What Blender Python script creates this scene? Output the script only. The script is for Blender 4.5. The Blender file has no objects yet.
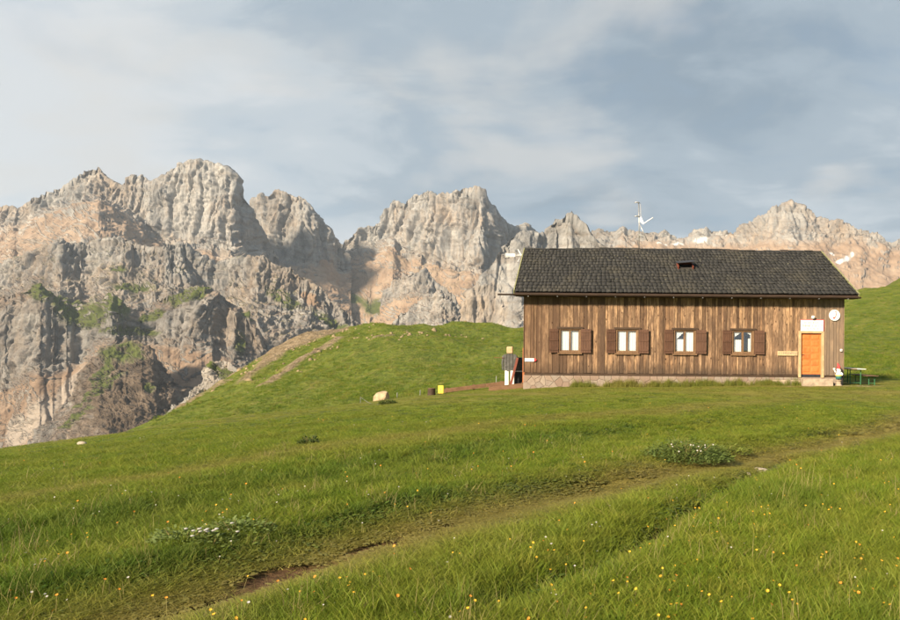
import bpy, bmesh, math, random
import numpy as np
from mathutils import Vector, Matrix

R = math.radians
scene = bpy.context.scene
C = scene.collection

# ---------------------------------------------------------------- camera
# the place is laid out in metres round the camera's eye (0,0,0); +Y looks at the hut's long front
F0, PX0, PY0 = 700.0, 586.0, 345.0
cam = bpy.data.cameras.new('camera')
cam.sensor_width = 36.0
cam.lens = 28.0
cam.shift_x = (450 - PX0) / 900.0
cam.shift_y = (PY0 - 310) / 900.0
cam.clip_start = 0.1
cam.clip_end = 30000
camo = bpy.data.objects.new('camera', cam)
camo.location = (0, 0, 0)
camo.rotation_euler = (R(90), R(-0.5), 0)
C.objects.link(camo)
scene.camera = camo

# ---------------------------------------------------------------- light
SUN_EL, SUN_AZ = R(25), R(37)                  # low, from behind the camera's left shoulder
SUND = Vector((-math.sin(SUN_AZ) * math.cos(SUN_EL), -math.cos(SUN_AZ) * math.cos(SUN_EL), math.sin(SUN_EL)))
sl = bpy.data.lights.new('sun', 'SUN')
sl.energy = 5.0
sl.angle = R(6)
sl.color = (1.0, 0.83, 0.61)
so = bpy.data.objects.new('sun', sl)
so.rotation_euler = (-SUND).to_track_quat('-Z', 'Y').to_euler()
so.location = (-30, -30, 60)
C.objects.link(so)

world = bpy.data.worlds.new('World')
scene.world = world
world.use_nodes = True
EXPOSURE = 1.12


def build_world():
    nt = world.node_tree
    N, L = nt.nodes, nt.links
    N.clear()
    out = N.new('ShaderNodeOutputWorld')
    bg = N.new('ShaderNodeBackground')
    bg.inputs['Strength'].default_value = 0.1
    sky = N.new('ShaderNodeTexSky')
    sky.sky_type = 'NISHITA'
    sky.sun_disc = False
    sky.sun_elevation = SUN_EL
    sky.sun_rotation = math.atan2(SUND.x, SUND.y) % (2 * math.pi)
    tc = N.new('ShaderNodeTexCoord')
    sep = N.new('ShaderNodeSeparateXYZ')
    L.new(tc.outputs['Generated'], sep.inputs[0])

    def m(op, a, b=None, c=None):
        n = N.new('ShaderNodeMath')
        n.operation = op
        for i, v in enumerate((a, b, c)):
            if v is None:
                continue
            if isinstance(v, (int, float)):
                n.inputs[i].default_value = v
            else:
                L.new(v, n.inputs[i])
        return n.outputs[0]
    zz = m('MAXIMUM', sep.outputs['Z'], 0.0)
    den = m('ADD', zz, 0.22)
    cx = m('DIVIDE', sep.outputs['X'], den)
    cy = m('DIVIDE', sep.outputs['Y'], den)
    comb = N.new('ShaderNodeCombineXYZ')
    L.new(cx, comb.inputs[0])
    L.new(cy, comb.inputs[1])

    def noise(scale, loc, det, rough, sy=1.0, dist=0.0):
        mp = N.new('ShaderNodeMapping')
        mp.inputs['Location'].default_value = loc
        mp.inputs['Scale'].default_value = (1, sy, 1)
        mp.inputs['Rotation'].default_value = (0, 0, R(14))
        L.new(comb.outputs[0], mp.inputs[0])
        n = N.new('ShaderNodeTexNoise')
        n.inputs['Scale'].default_value = scale
        n.inputs['Detail'].default_value = det
        n.inputs['Roughness'].default_value = rough
        n.inputs['Distortion'].default_value = dist
        L.new(mp.outputs[0], n.inputs['Vector'])
        return n.outputs['Fac']

    def ramp(fac, stops):
        r = N.new('ShaderNodeValToRGB')
        r.color_ramp.interpolation = 'EASE'
        els = r.color_ramp.elements
        while len(els) < len(stops):
            els.new(0.5)
        for e, (p, c) in zip(els, stops):
            e.position = p
            e.color = (*c, 1)
        L.new(fac, r.inputs[0])
        return r.outputs[0]

    def mix(fac, a, b, mode='MIX'):
        n = N.new('ShaderNodeMix')
        n.data_type = 'RGBA'
        n.blend_type = mode
        for k, v in ((0, fac), (6, a), (7, b)):
            if isinstance(v, (int, float)):
                n.inputs[k].default_value = v
            elif isinstance(v, tuple):
                n.inputs[k].default_value = v
            else:
                L.new(v, n.inputs[k])
        return n.outputs[2]
    n1 = noise(0.62, (3.1, 7.7, 0), 5, 0.5, 1.25, 0.25)
    n2 = noise(2.3, (1.3, 2.2, 0), 7, 0.58, 1.35, 0.4)
    n3 = noise(1.5, (8.4, 0.6, 0), 5, 0.5, 1.2, 0.3)
    f = m('ADD', m('MULTIPLY', n1, 0.58), m('MULTIPLY', n2, 0.42))
    # brighter towards the sun's side of the sky
    side = m('MULTIPLY', sep.outputs['X'], -0.14)
    low = m('MULTIPLY', m('SUBTRACT', 0.25, zz), 0.05)
    n4 = noise(0.36, (2.0, 4.4, 0), 3, 0.5, 1.0, 0.3)
    f = m('ADD', f, m('ADD', side, low))
    f = m('ADD', f, m('MULTIPLY', m('SUBTRACT', n4, 0.5), 0.45))
    cloud = ramp(f, [(0.33, (1.26, 1.64, 2.00)), (0.43, (1.82, 2.20, 2.54)), (0.51, (2.58, 2.88, 3.12)), (0.62, (3.3, 3.44, 3.54))])
    warm = ramp(n3, [(0.52, (0, 0, 0)), (0.66, (0.6, 0.6, 0.6))])
    cloud = mix(warm, cloud, (3.35, 3.28, 3.14, 1))
    thin = ramp(n2, [(0.30, (0.10, 0.10, 0.10)), (0.5, (0.02, 0.02, 0.02))])
    col = mix(thin, cloud, sky.outputs[0])
    L.new(col, bg.inputs['Color'])
    L.new(bg.outputs[0], out.inputs[0])


build_world()
scene.view_settings.view_transform = 'Standard'
scene.view_settings.look = 'None'
scene.view_settings.gamma = 1
scene.view_settings.exposure = EXPOSURE
scene.view_settings.use_curve_mapping = False
scene.render.engine = 'CYCLES'
scene.cycles.max_bounces = 6
scene.cycles.diffuse_bounces = 3
scene.cycles.volume_bounces = 0
scene.render.resolution_x = 1024
scene.render.resolution_y = 705

# ================================================================ helpers
rng = np.random.default_rng(7)
random.seed(7)
_perm = np.random.default_rng(3).permutation(256)
_perm = np.concatenate([_perm, _perm, _perm])
_g = np.random.default_rng(5).normal(size=(256, 3))
_g /= np.linalg.norm(_g, axis=1)[:, None]


def perlin(x, y, z):
    x, y, z = np.broadcast_arrays(np.asarray(x, float), np.asarray(y, float), np.asarray(z, float))
    xi, yi, zi = np.floor(x).astype(int), np.floor(y).astype(int), np.floor(z).astype(int)
    xf, yf, zf = x - xi, y - yi, z - zi
    u, v, w = (t * t * t * (t * (t * 6 - 15) + 10) for t in (xf, yf, zf))
    res = 0
    for dx in (0, 1):
        for dy in (0, 1):
            for dz in (0, 1):
                h = _perm[_perm[_perm[(xi + dx) & 255] + ((yi + dy) & 255)] + ((zi + dz) & 255)]
                g = _g[h]
                d = g[..., 0] * (xf - dx) + g[..., 1] * (yf - dy) + g[..., 2] * (zf - dz)
                res = res + d * (u if dx else 1 - u) * (v if dy else 1 - v) * (w if dz else 1 - w)
    return res * 1.6


def fbm(x, y, z, o=4, g=0.5):
    s, a, n = 0, 1, 0
    for i in range(o):
        s = s + a * perlin(x * 2 ** i + 17.3 * i, y * 2 ** i + 5.1 * i, z * 2 ** i + 9.7 * i)
        n += a
        a *= g
    return s / n


def ridged(x, y, z, o=4, g=0.5):
    s, a, n = 0, 1, 0
    for i in range(o):
        r = 1 - np.abs(perlin(x * 2 ** i + 31.3 * i, y * 2 ** i + 3.1 * i, z * 2 ** i + 7.7 * i))
        s = s + a * r * r
        n += a
        a *= g
    return s / n


def sstep(a, b, x):
    t = np.clip((x - a) / (b - a), 0, 1)
    return t * t * (3 - 2 * t)


def tag(o, label=None, cat=None, group=None, kind=None):
    for k, v in (('label', label), ('category', cat), ('group', group), ('kind', kind)):
        if v:
            o[k] = v
    return o


def empty(name, loc, label, cat, group=None, rz=0):
    o = bpy.data.objects.new(name, None)
    o.empty_display_size = 0.2
    o.location = loc
    o.rotation_euler = (0, 0, rz)
    C.objects.link(o)
    return tag(o, label, cat, group)


def link(name, me, mat=None, parent=None, smooth=False):
    o = bpy.data.objects.new(name, me)
    if mat is not None:
        me.materials.clear()
        me.materials.append(mat)
    if smooth:
        me.shade_smooth()
    C.objects.link(o)
    if parent is not None:
        o.parent = parent
    return o


def grid_mesh(name, V, nu, nv, flip=False):
    """V: (nu*nv,3), row-major with nv inner"""
    idx = np.arange(nu * nv).reshape(nu, nv)
    a, b, c, d = idx[:-1, :-1].ravel(), idx[1:, :-1].ravel(), idx[1:, 1:].ravel(), idx[:-1, 1:].ravel()
    Q = np.stack([a, b, c, d] if not flip else [a, d, c, b], 1)
    return np_mesh(name, V, Q)


def np_mesh(name, V, Q):
    me = bpy.data.meshes.new(name)
    n, k = Q.shape
    me.vertices.add(len(V))
    me.vertices.foreach_set('co', np.ascontiguousarray(V, dtype=np.float32).ravel())
    me.loops.add(n * k)
    me.loops.foreach_set('vertex_index', Q.astype(np.int32).ravel())
    me.polygons.add(n)
    me.polygons.foreach_set('loop_start', np.arange(0, n * k, k, dtype=np.int32))
    me.update(calc_edges=True)
    me.validate()
    return me


def set_attr(me, name, vals):
    a = me.attributes.new(name, 'FLOAT', 'POINT')
    a.data.foreach_set('value', np.ascontiguousarray(vals, dtype=np.float32).ravel())


class MB:
    """collects shapes for ONE mesh"""

    def __init__(self):
        self.bm = bmesh.new()

    def box(self, x0, x1, y0, y1, z0, z1, M=None, bev=0.0):
        vs = [self.bm.verts.new((x, y, z)) for x in (x0, x1) for y in (y0, y1) for z in (z0, z1)]
        fs = [self.bm.faces.new([vs[i] for i in q]) for q in
              ((0, 1, 3, 2), (4, 6, 7, 5), (0, 4, 5, 1), (2, 3, 7, 6), (0, 2, 6, 4), (1, 5, 7, 3))]
        if M is not None:
            bmesh.ops.transform(self.bm, matrix=M, verts=vs)
        if bev > 0:
            es = list({e for f in fs for e in f.edges})
            bmesh.ops.bevel(self.bm, geom=es, offset=bev, segments=1, affect='EDGES')
        return self

    def tube(self, pts, r, n=8, taper=None, cap=True):
        pts = [Vector(p) for p in pts]
        rings = []
        for i, p in enumerate(pts):
            d = (pts[min(i + 1, len(pts) - 1)] - pts[max(i - 1, 0)]).normalized()
            a = d.cross(Vector((0, 0, 1)))
            if a.length < 1e-3:
                a = d.cross(Vector((1, 0, 0)))
            a.normalize()
            b = d.cross(a).normalized()
            rr = r if taper is None else r * (1 + (taper - 1) * i / (len(pts) - 1))
            if isinstance(r, (list, tuple)):
                rr = r[i]
            rings.append([self.bm.verts.new(p + (a * math.cos(2 * math.pi * k / n) + b * math.sin(2 * math.pi * k / n)) * rr) for k in range(n)])
        for q, s in zip(rings, rings[1:]):
            for k in range(n):
                self.bm.faces.new((q[k], q[(k + 1) % n], s[(k + 1) % n], s[k]))
        if cap:
            self.bm.faces.new(rings[0][::-1])
            self.bm.faces.new(rings[-1])
        return self

    def lathe(self, prof, n=16, c=(0, 0, 0), sx=1, sy=1):
        rings = []
        for r, z in prof:
            rings.append([self.bm.verts.new((c[0] + sx * max(r, 1e-4) * math.cos(2 * math.pi * k / n), c[1] + sy * max(r, 1e-4) * math.sin(2 * math.pi * k / n), c[2] + z)) for k in range(n)])
        for q, s in zip(rings, rings[1:]):
            for k in range(n):
                self.bm.faces.new((q[k], q[(k + 1) % n], s[(k + 1) % n], s[k]))
        self.bm.faces.new(rings[0][::-1])
        self.bm.faces.new(rings[-1])
        return self

    def prism(self, poly, y0, y1):
        """poly in XZ, extruded along Y"""
        a = [self.bm.verts.new((x, y0, z)) for x, z in poly]
        b = [self.bm.verts.new((x, y1, z)) for x, z in poly]
        self.bm.faces.new(a)
        self.bm.faces.new(b[::-1])
        n = len(poly)
        for i in range(n):
            self.bm.faces.new((a[i], b[i], b[(i + 1) % n], a[(i + 1) % n]))
        return self

    def mesh(self, name):
        bmesh.ops.recalc_face_normals(self.bm, faces=self.bm.faces)
        me = bpy.data.meshes.new(name)
        self.bm.to_mesh(me)
        self.bm.free()
        return me

    def build(self, name, mat, parent=None, smooth=False):
        return link(name, self.mesh(name), mat, parent, smooth)


# ---------------------------------------------------------------- node material helper
class MT:
    def __init__(self, name):
        self.mat = bpy.data.materials.new(name)
        self.mat.use_nodes = True
        self.nt = self.mat.node_tree
        self.N, self.L = self.nt.nodes, self.nt.links
        self.b = self.N['Principled BSDF']
        self.b.inputs['Specular IOR Level'].default_value = 0.3
        self.b.inputs['Roughness'].default_value = 0.8
        self._tc = None

    def inp(self, sock, v):
        if isinstance(v, (int, float)):
            sock.default_value = v
        elif isinstance(v, tuple):
            sock.default_value = (*v, 1) if len(v) == 3 and sock.type == 'RGBA' else v
        else:
            self.L.new(v, sock)

    def coord(self, kind='Object', scale=(1, 1, 1), loc=(0, 0, 0), off=None):
        if self._tc is None:
            self._tc = self.N.new('ShaderNodeTexCoord')
        src = self._tc.outputs[kind]
        if off is not None:
            ad = self.N.new('ShaderNodeVectorMath')
            ad.operation = 'ADD'
            self.L.new(src, ad.inputs[0])
            self.L.new(off, ad.inputs[1])
            src = ad.outputs[0]
        mp = self.N.new('ShaderNodeMapping')
        mp.inputs['Scale'].default_value = scale
        mp.inputs['Location'].default_value = loc
        self.L.new(src, mp.inputs[0])
        return mp.outputs[0]

    def world(self, scale=(1, 1, 1)):
        g = self.N.new('ShaderNodeNewGeometry')
        mp = self.N.new('ShaderNodeMapping')
        mp.inputs['Scale'].default_value = scale
        self.L.new(g.outputs['Position'], mp.inputs[0])
        return mp.outputs[0]

    def rnd(self):
        return self.N.new('ShaderNodeObjectInfo').outputs['Random']

    def rvec(self, k=50.0):
        m = self.math('MULTIPLY', self.rnd(), k)
        c = self.N.new('ShaderNodeCombineXYZ')
        for i in range(3):
            self.L.new(m, c.inputs[i])
        return c.outputs[0]

    def noise(self, vec, scale, det=4, rough=0.55, dist=0.0):
        n = self.N.new('ShaderNodeTexNoise')
        n.inputs['Scale'].default_value = scale
        n.inputs['Detail'].default_value = det
        n.inputs['Roughness'].default_value = rough
        n.inputs['Distortion'].default_value = dist
        self.L.new(vec, n.inputs['Vector'])
        return n.outputs['Fac']

    def voronoi(self, vec, scale, feature='F1', out='Distance'):
        n = self.N.new('ShaderNodeTexVoronoi')
        n.feature = feature
        n.inputs['Scale'].default_value = scale
        self.L.new(vec, n.inputs['Vector'])
        return n.outputs[out]

    def ramp(self, fac, stops, interp='LINEAR'):
        r = self.N.new('ShaderNodeValToRGB')
        r.color_ramp.interpolation = interp
        els = r.color_ramp.elements
        while len(els) < len(stops):
            els.new(0.5)
        for e, (p, c) in zip(els, stops):
            e.position = p
            e.color = (*c, 1) if isinstance(c, tuple) else (c, c, c, 1)
        self.L.new(fac, r.inputs[0])
        return r.outputs[0]

    def mix(self, fac, a, b, mode='MIX'):
        n = self.N.new('ShaderNodeMix')
        n.data_type = 'RGBA'
        n.blend_type = mode
        self.inp(n.inputs[0], fac)
        self.inp(n.inputs[6], a)
        self.inp(n.inputs[7], b)
        return n.outputs[2]

    def math(self, op, a, b=None, clamp=False):
        n = self.N.new('ShaderNodeMath')
        n.operation = op
        n.use_clamp = clamp
        self.inp(n.inputs[0], a)
        if b is not None:
            self.inp(n.inputs[1], b)
        return n.outputs[0]

    def attr(self, name, kind='GEOMETRY'):
        n = self.N.new('ShaderNodeAttribute')
        n.attribute_name = name
        n.attribute_type = kind
        return n.outputs['Fac']

    def bump(self, h, strength, dist):
        n = self.N.new('ShaderNodeBump')
        n.inputs['Strength'].default_value = strength
        n.inputs['Distance'].default_value = dist
        self.L.new(h, n.inputs['Height'])
        self.L.new(n.outputs[0], self.b.inputs['Normal'])

    def col(self, c):
        self.inp(self.b.inputs['Base Color'], c)
        return self

    def rough(self, v):
        self.inp(self.b.inputs['Roughness'], v)
        return self


M = {}


def plain(name, c, rough=0.7, var=0.25, scale=6.0, metal=0.0, bump=0.0):
    t = MT(name)
    n = t.noise(t.coord(), scale, 5, 0.6)
    d = tuple(x * (1 - var) for x in c)
    u = tuple(min(1, x * (1 + var)) for x in c)
    t.col(t.ramp(n, [(0.3, d), (0.7, u)]))
    t.rough(rough)
    t.b.inputs['Metallic'].default_value = metal
    if bump:
        t.bump(n, 0.5, bump)
    M[name] = t.mat
    return t.mat


# ================================================================ ground
def interp(x, pts):
    a = np.array(pts, float)
    return np.interp(x, a[:, 0], a[:, 1])


def sinterp(x, pts):
    """smooth interpolation through control points (cosine)"""
    a = np.array(pts, float)
    x = np.asarray(x, float)
    i = np.clip(np.searchsorted(a[:, 0], x) - 1, 0, len(a) - 2)
    t = np.clip((x - a[i, 0]) / (a[i + 1, 0] - a[i, 0]), 0, 1)
    t = t * t * (3 - 2 * t)
    return a[i, 1] * (1 - t) + a[i + 1, 1] * t


def seg_dist(X, Y, pts):
    """distance to a polyline in plan, and the arc parameter"""
    best = np.full(np.shape(X), 1e9)
    for (ax, ay), (bx, by) in zip(pts, pts[1:]):
        dx, dy = bx - ax, by - ay
        t = np.clip(((X - ax) * dx + (Y - ay) * dy) / (dx * dx + dy * dy), 0, 1)
        best = np.minimum(best, np.hypot(X - ax - t * dx, Y - ay - t * dy))
    return best


RIDGE = [(-400, -160), (-120, -62), (-92, -44), (-83, -34), (-76, -23), (-69, -11), (-64, -4.5), (-61, -1.6), (-53, 1.9), (-46, 2.6), (-38, 3.6), (-23, 4.5), (-12, 3.4), (0, 2.8),
         (20, 3.2), (36, 4.8), (46, 7.4), (54, 10.2), (62, 13), (80, 19), (140, 34), (400, 60)]
DIP = [(-400, -170), (-120, -75), (-92, -46), (-76, -36), (-60, -21), (-45, -10.5), (-30, -7.0), (-20, -5.2), (-8, -3.4), (0, -2.7), (15, -2.0), (30, -1.6), (60, 0.5), (140, 8), (400, 20)]
PATH = [(-4.2, 2.6), (-3.05, 4.9), (-2.4, 5.9), (-1.47, 7.04), (-0.31, 8.34), (0.73, 9.5), (1.73, 10.6), (2.98, 12.0), (4.62, 13.3), (6.64, 15.3), (10, 20), (13, 27), (12.5, 31)]
RUT = [(-0.5, 4.9), (0.11, 5.6), (0.61, 6.6), (1.14, 7.7), (1.87, 9.1), (2.6, 10.4), (3.4, 11.7)]


def terr_w(X, Y):
    return -0.72 * X + 0.70 * Y + 0.55 * perlin(X / 3.7, Y / 3.7, 4.2) + 0.25 * perlin(X / 1.3, Y / 1.3, 8.1)


def ground_z(X, Y, fine=True):
    X = np.asarray(X, float)
    Y = np.asarray(Y, float)
    # meadow
    sp = np.log1p(np.exp(np.clip(-(X + 2.5) * 0.9, -40, 40))) / 0.9
    zm = -1.62 - 0.010 * np.clip(Y, -50, 60) - 0.095 * sp - 0.0021 * np.clip(-X - 7, 0, 60) ** 2
    w = terr_w(X, Y)
    near = 1 - sstep(24, 34, Y)
    zm = zm + near * (0.10 * (sstep(6.1, 7.1, w) - 0.5) + 0.15 * (sstep(8.5, 10.4, w) - 0.5) * (1 - sstep(2, 6, X)) - 0.10 * (w - 8) * 0.18 * sstep(5, 7, w) * (1 - sstep(9, 12, w)))
    zm = zm + 0.10 * perlin(X / 5.0, Y / 5.0, 1.5) + near * 0.035 * perlin(X / 1.4, Y / 1.4, 3.3)
    rut = np.exp(-(seg_dist(X, Y, RUT) / 0.22) ** 2) * (0.6 + 0.6 * perlin(X / 0.7, Y / 0.7, 0.3))
    pth = np.exp(-(seg_dist(X, Y, PATH) / 0.45) ** 2)
    zm = zm - 0.16 * np.clip(rut, 0, 1.2) - 0.06 * pth
    zm = zm + 0.20 * sstep(-1, 9, X) * sstep(22, 30, Y) * (1 - sstep(38, 46, Y))
    # brow of the meadow on the valley side
    yb = np.clip(35.5 + 0.62 * (X + 10), 12, 400)
    yb = np.where(X > -6, 38 + (X + 6) * 3, yb)
    ov = np.clip(Y - yb + 3.5, 0, None)
    zm = zm - 0.022 * ov ** 2 / (1 + 0.10 * ov)
    # far grassy ridge and hill
    crest = sinterp(X, RIDGE) + 0.8 * perlin(X / 14, 2.2, 0.7) + 0.35 * perlin(X / 4, 5.2, 0.7)
    dip = sinterp(X, DIP)
    yr = 140 + 10 * perlin(X / 45, 0.3, 6.0)
    t = np.clip((Y - 58) / (yr - 58), 0, 1)
    prof = 0.55 * t + 0.45 * t * t * (3 - 2 * t)
    over = np.clip(Y - yr, 0, None)
    zf = dip + (crest - dip) * prof - np.where(over > 0, 0.0035 * over ** 2 / (1 + 0.005 * over), 0)
    zf = zf + prof * (1.1 * fbm(X / 22, Y / 22, 0.5, 4) + 0.5 * ridged(X / 16 + Y / 30, Y / 60, 0.2, 3) - 0.3) * (1 - sstep(200, 400, Y))
    zf = zf + prof * (1 - sstep(150, 260, Y)) * 1.9 * (ridged((X + 0.45 * (Y - 140)) / 19 + 0.3, (Y - 140) / 90, 0.9, 3, 0.45) - 0.62)
    k = sstep(38, 62, Y)
    z = zm * (1 - k) + zf * k
    return np.maximum(z, -420 + 0 * z)


def axis(dense0, dense1, d, out0, out1, g=1.07):
    a = list(np.arange(dense0, dense1, d))
    s, x = d, a[0]
    lo = []
    while x > out0:
        s *= g
        x -= s
        lo.append(x)
    s, x = d, a[-1]
    hi = []
    while x < out1:
        s = min(s * g, 1.0 if x < 175 and x > 0 else 1e9)
        s = s if x < 175 else s * g
        x += s
        hi.append(x)
    return np.array(lo[::-1] + a + hi)


gx = axis(-24, 16, 0.11, -3200, 3200, 1.045)
gy = axis(2.2, 34, 0.13, -120, 3600, 1.045)
XX, YY = np.meshgrid(gx, gy, indexing='ij')
ZZ = ground_z(XX, YY)
w_ = terr_w(XX, YY)
dpath = seg_dist(XX, YY, PATH)
wob = fbm(XX / 0.6, YY / 0.6, 2.0, 3)
A_dry = np.clip(1.05 * np.exp(-(dpath / 0.66) ** 2) * (1 - sstep(20, 26, YY)), 0, 1)
A_dry = np.maximum(A_dry, 0.6 * np.exp(-((w_ - 11.6) / 0.8) ** 2) * (1 - sstep(22, 30, YY)))
A_dry = np.maximum(A_dry, (0.40 + 0.45 * perlin(XX / 4, YY / 2.0, 9.0)) * sstep(20, 26, YY) * (1 - sstep(36, 40, YY)))
A_dry = np.clip(A_dry, 0, 1)
off = seg_dist(XX - 0.05, YY + 0.05, PATH)
A_dirt = np.exp(-(off / 0.17) ** 2) * sstep(0.02, 0.30, perlin(XX / 0.75 + 3.1, YY / 0.75, 6.6) + 0.35 * wob) * (1 - sstep(7.2, 8.2, YY))
for (cx, cy, rx, ry) in ((-2.40, 5.95, 0.52, 0.26), (-2.85, 5.15, 0.46, 0.17), (-1.98, 6.55, 0.38, 0.17), (-1.50, 7.1, 0.36, 0.14), (-2.6, 5.55, 0.3, 0.12), (0.2, 8.9, 0.3, 0.1)):
    d = np.hypot((XX - cx) * 0.78 + (YY - cy) * 0.62, 0) / rx
    e = np.abs(-(XX - cx) * 0.62 + (YY - cy) * 0.78) / ry
    A_dirt = np.maximum(A_dirt, 1 - sstep(0.7, 1.25, np.hypot(d, e) + 0.5 * wob))
ZZ = ZZ - 0.035 * sstep(0.3, 0.9, A_dirt)
A_dirt = np.maximum(A_dirt, 1.0 * np.exp(-(seg_dist(XX, YY, RUT) / 0.14) ** 2) * sstep(-0.1, 0.25, perlin(XX / 0.8, YY / 0.8, 1.1) + 0.3 * wob))
# gravel in front of the door and out to the table
A_grav = np.exp(-(seg_dist(XX, YY, [(9.2, 31.05), (11.6, 31.35), (14.6, 31.8), (24, 33)]) / 0.30) ** 2) * sstep(-0.35, 0.2, fbm(XX / 0.7, YY / 0.35, 1, 3))
# bare rock and earth on the far ridge
nn = fbm(XX / 9, YY / 9, 0.9, 4)
streak = fbm(XX / 5 + YY / 40, YY / 45, 3.3, 4)
crestd = np.abs(YY - 136)
A_rock = np.exp(-((XX + 52) / 7.0) ** 2 - ((YY - 127) / 15) ** 2) * 1.05
for pts, wd, am in (([(-51, 120), (-46.5, 101), (-44, 90)], 1.9, 0.75), ([(-41, 116), (-40, 97), (-38, 84)], 1.6, 0.7), ([(-57, 128), (-63, 117)], 1.6, 0.6), ([(-60, 119), (-55, 104), (-50, 94)], 1.3, 0.62), ([(-66, 120), (-60, 104)], 1.2, 0.6),
                    ([(-33, 110), (-26, 113)], 1.9, 0.7), ([(-20, 138), (-8, 139)], 1.6, 0.6)):
    A_rock = A_rock + 1.0 * am * np.exp(-(seg_dist(XX, YY, pts) / wd) ** 2)
A_rock = np.where(YY > 48, sstep(0.30, 0.62, A_rock + 0.75 * streak * (A_rock > 0.05)), 0)
A_rock = np.maximum(A_rock, sstep(150, 190, YY) * 0.5)
trk = np.exp(-(seg_dist(XX, YY, [(36, 84), (45, 92), (56, 112)]) / 1.0) ** 2) * 0.8
A_rock = np.maximum(A_rock, np.where(YY > 48, trk * sstep(-0.3, 0.3, nn), 0))
ZZ = ZZ + np.where(YY > 48, A_rock * (1.0 * ridged(XX / 5, YY / 5, 0.1, 4) - 0.3) * (1 - sstep(160, 260, YY)), 0)
A_far = sstep(36, 55, YY)
gme = grid_mesh('ground', np.stack([XX.ravel(), YY.ravel(), ZZ.ravel()], 1), len(gx), len(gy))
for nm, a in (('dry', A_dry), ('dirt', A_dirt), ('rock', A_rock), ('far', A_far), ('gravel', A_grav)):
    set_attr(gme, nm, a)

t = MT('meadow')
P = t.coord()
n_big = t.noise(P, 0.16, 4, 0.55)
n_mid = t.noise(P, 1.3, 5, 0.6)
n_fin = t.noise(t.coord('Object', (1, 1, 1)), 14, 6, 0.7)
n_far = t.noise(t.coord('Object', (1, 0.45, 1)), 0.55, 6, 0.68)
green = t.ramp(n_mid, [(0.30, (0.088, 0.132, 0.013)), (0.5, (0.146, 0.190, 0.019)), (0.72, (0.205, 0.225, 0.029))])
green = t.mix(t.ramp(n_big, [(0.4, 0.0), (0.65, 0.6)]), green, (0.170, 0.190, 0.026))
green = t.mix(t.ramp(n_fin, [(0.35, 0.75), (0.55, 0.0)]), green, (0.032, 0.045, 0.008))
n_cl = t.noise(t.coord('Object', (1, 0.5, 1), (3, 9, 2)), 2.6, 5, 0.7)
fgreen = t.ramp(t.math('ADD', t.math('MULTIPLY', n_far, 0.7), t.math('MULTIPLY', n_cl, 0.3)), [(0.26, (0.046, 0.072, 0.012)), (0.44, (0.092, 0.124, 0.018)), (0.56, (0.132, 0.150, 0.026)), (0.68, (0.20, 0.165, 0.060))])
green = t.mix(t.attr('far'), green, fgreen)
dryc = t.ramp(n_fin, [(0.3, (0.16, 0.13, 0.036)), (0.7, (0.34, 0.26, 0.085))])
c = t.mix(t.math('MULTIPLY', t.attr('dry'), 0.8), green, dryc)
dirtc = t.ramp(n_fin, [(0.3, (0.048, 0.027, 0.014)), (0.7, (0.135, 0.080, 0.042))])
c = t.mix(t.attr('dirt'), c, dirtc)
rockc = t.ramp(t.noise(P, 0.9, 6, 0.7), [(0.3, (0.10, 0.075, 0.04)), (0.5, (0.21, 0.16, 0.10)), (0.7, (0.31, 0.25, 0.17))])
rn = t.noise(t.coord('Object', (1, 0.5, 1), (7, 7, 7)), 0.8, 6, 0.75)
rf = t.math('ADD', t.math('MULTIPLY', t.attr('rock'), 1.5), t.math('MULTIPLY', t.math('SUBTRACT', rn, 0.56), 3.4), True)
c = t.mix(t.math('MULTIPLY', rf, t.math('MULTIPLY', t.attr('rock'), 2.0, True)), c, rockc)
gravc = t.ramp(n_fin, [(0.3, (0.22, 0.17, 0.11)), (0.7, (0.42, 0.34, 0.24))])
c = t.mix(t.attr('gravel'), c, gravc)
t.col(c).rough(0.95)
t.b.inputs['Specular IOR Level'].default_value = 0.1
h = t.math('ADD', t.math('MULTIPLY', n_fin, 0.05), t.math('MULTIPLY', t.math('MULTIPLY', n_far, t.attr('far')), 1.6))
t.bump(h, 0.8, 1.0)
M['meadow'] = t.mat
go = link('ground', gme, M['meadow'], None, True)
tag(go, 'grassy alpine meadow with a worn dirt path, rising to a green ridge', 'meadow', None, 'structure')


def gz(x, y):
    return float(ground_z(np.array([x]), np.array([y]))[0])


def on_ground(px, py):
    """where the sight line through a photo point meets the meadow"""
    ys = np.arange(3.0, 44, 0.02)
    xs = (px - PX0) / F0 * ys
    zr = (PY0 - py) / F0 * ys
    g = ground_z(xs, ys)
    hit = np.nonzero(g >= zr)[0]
    i = hit[0] if len(hit) else int(np.argmin(zr - g))
    return Vector((xs[i], ys[i], g[i]))


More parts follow.
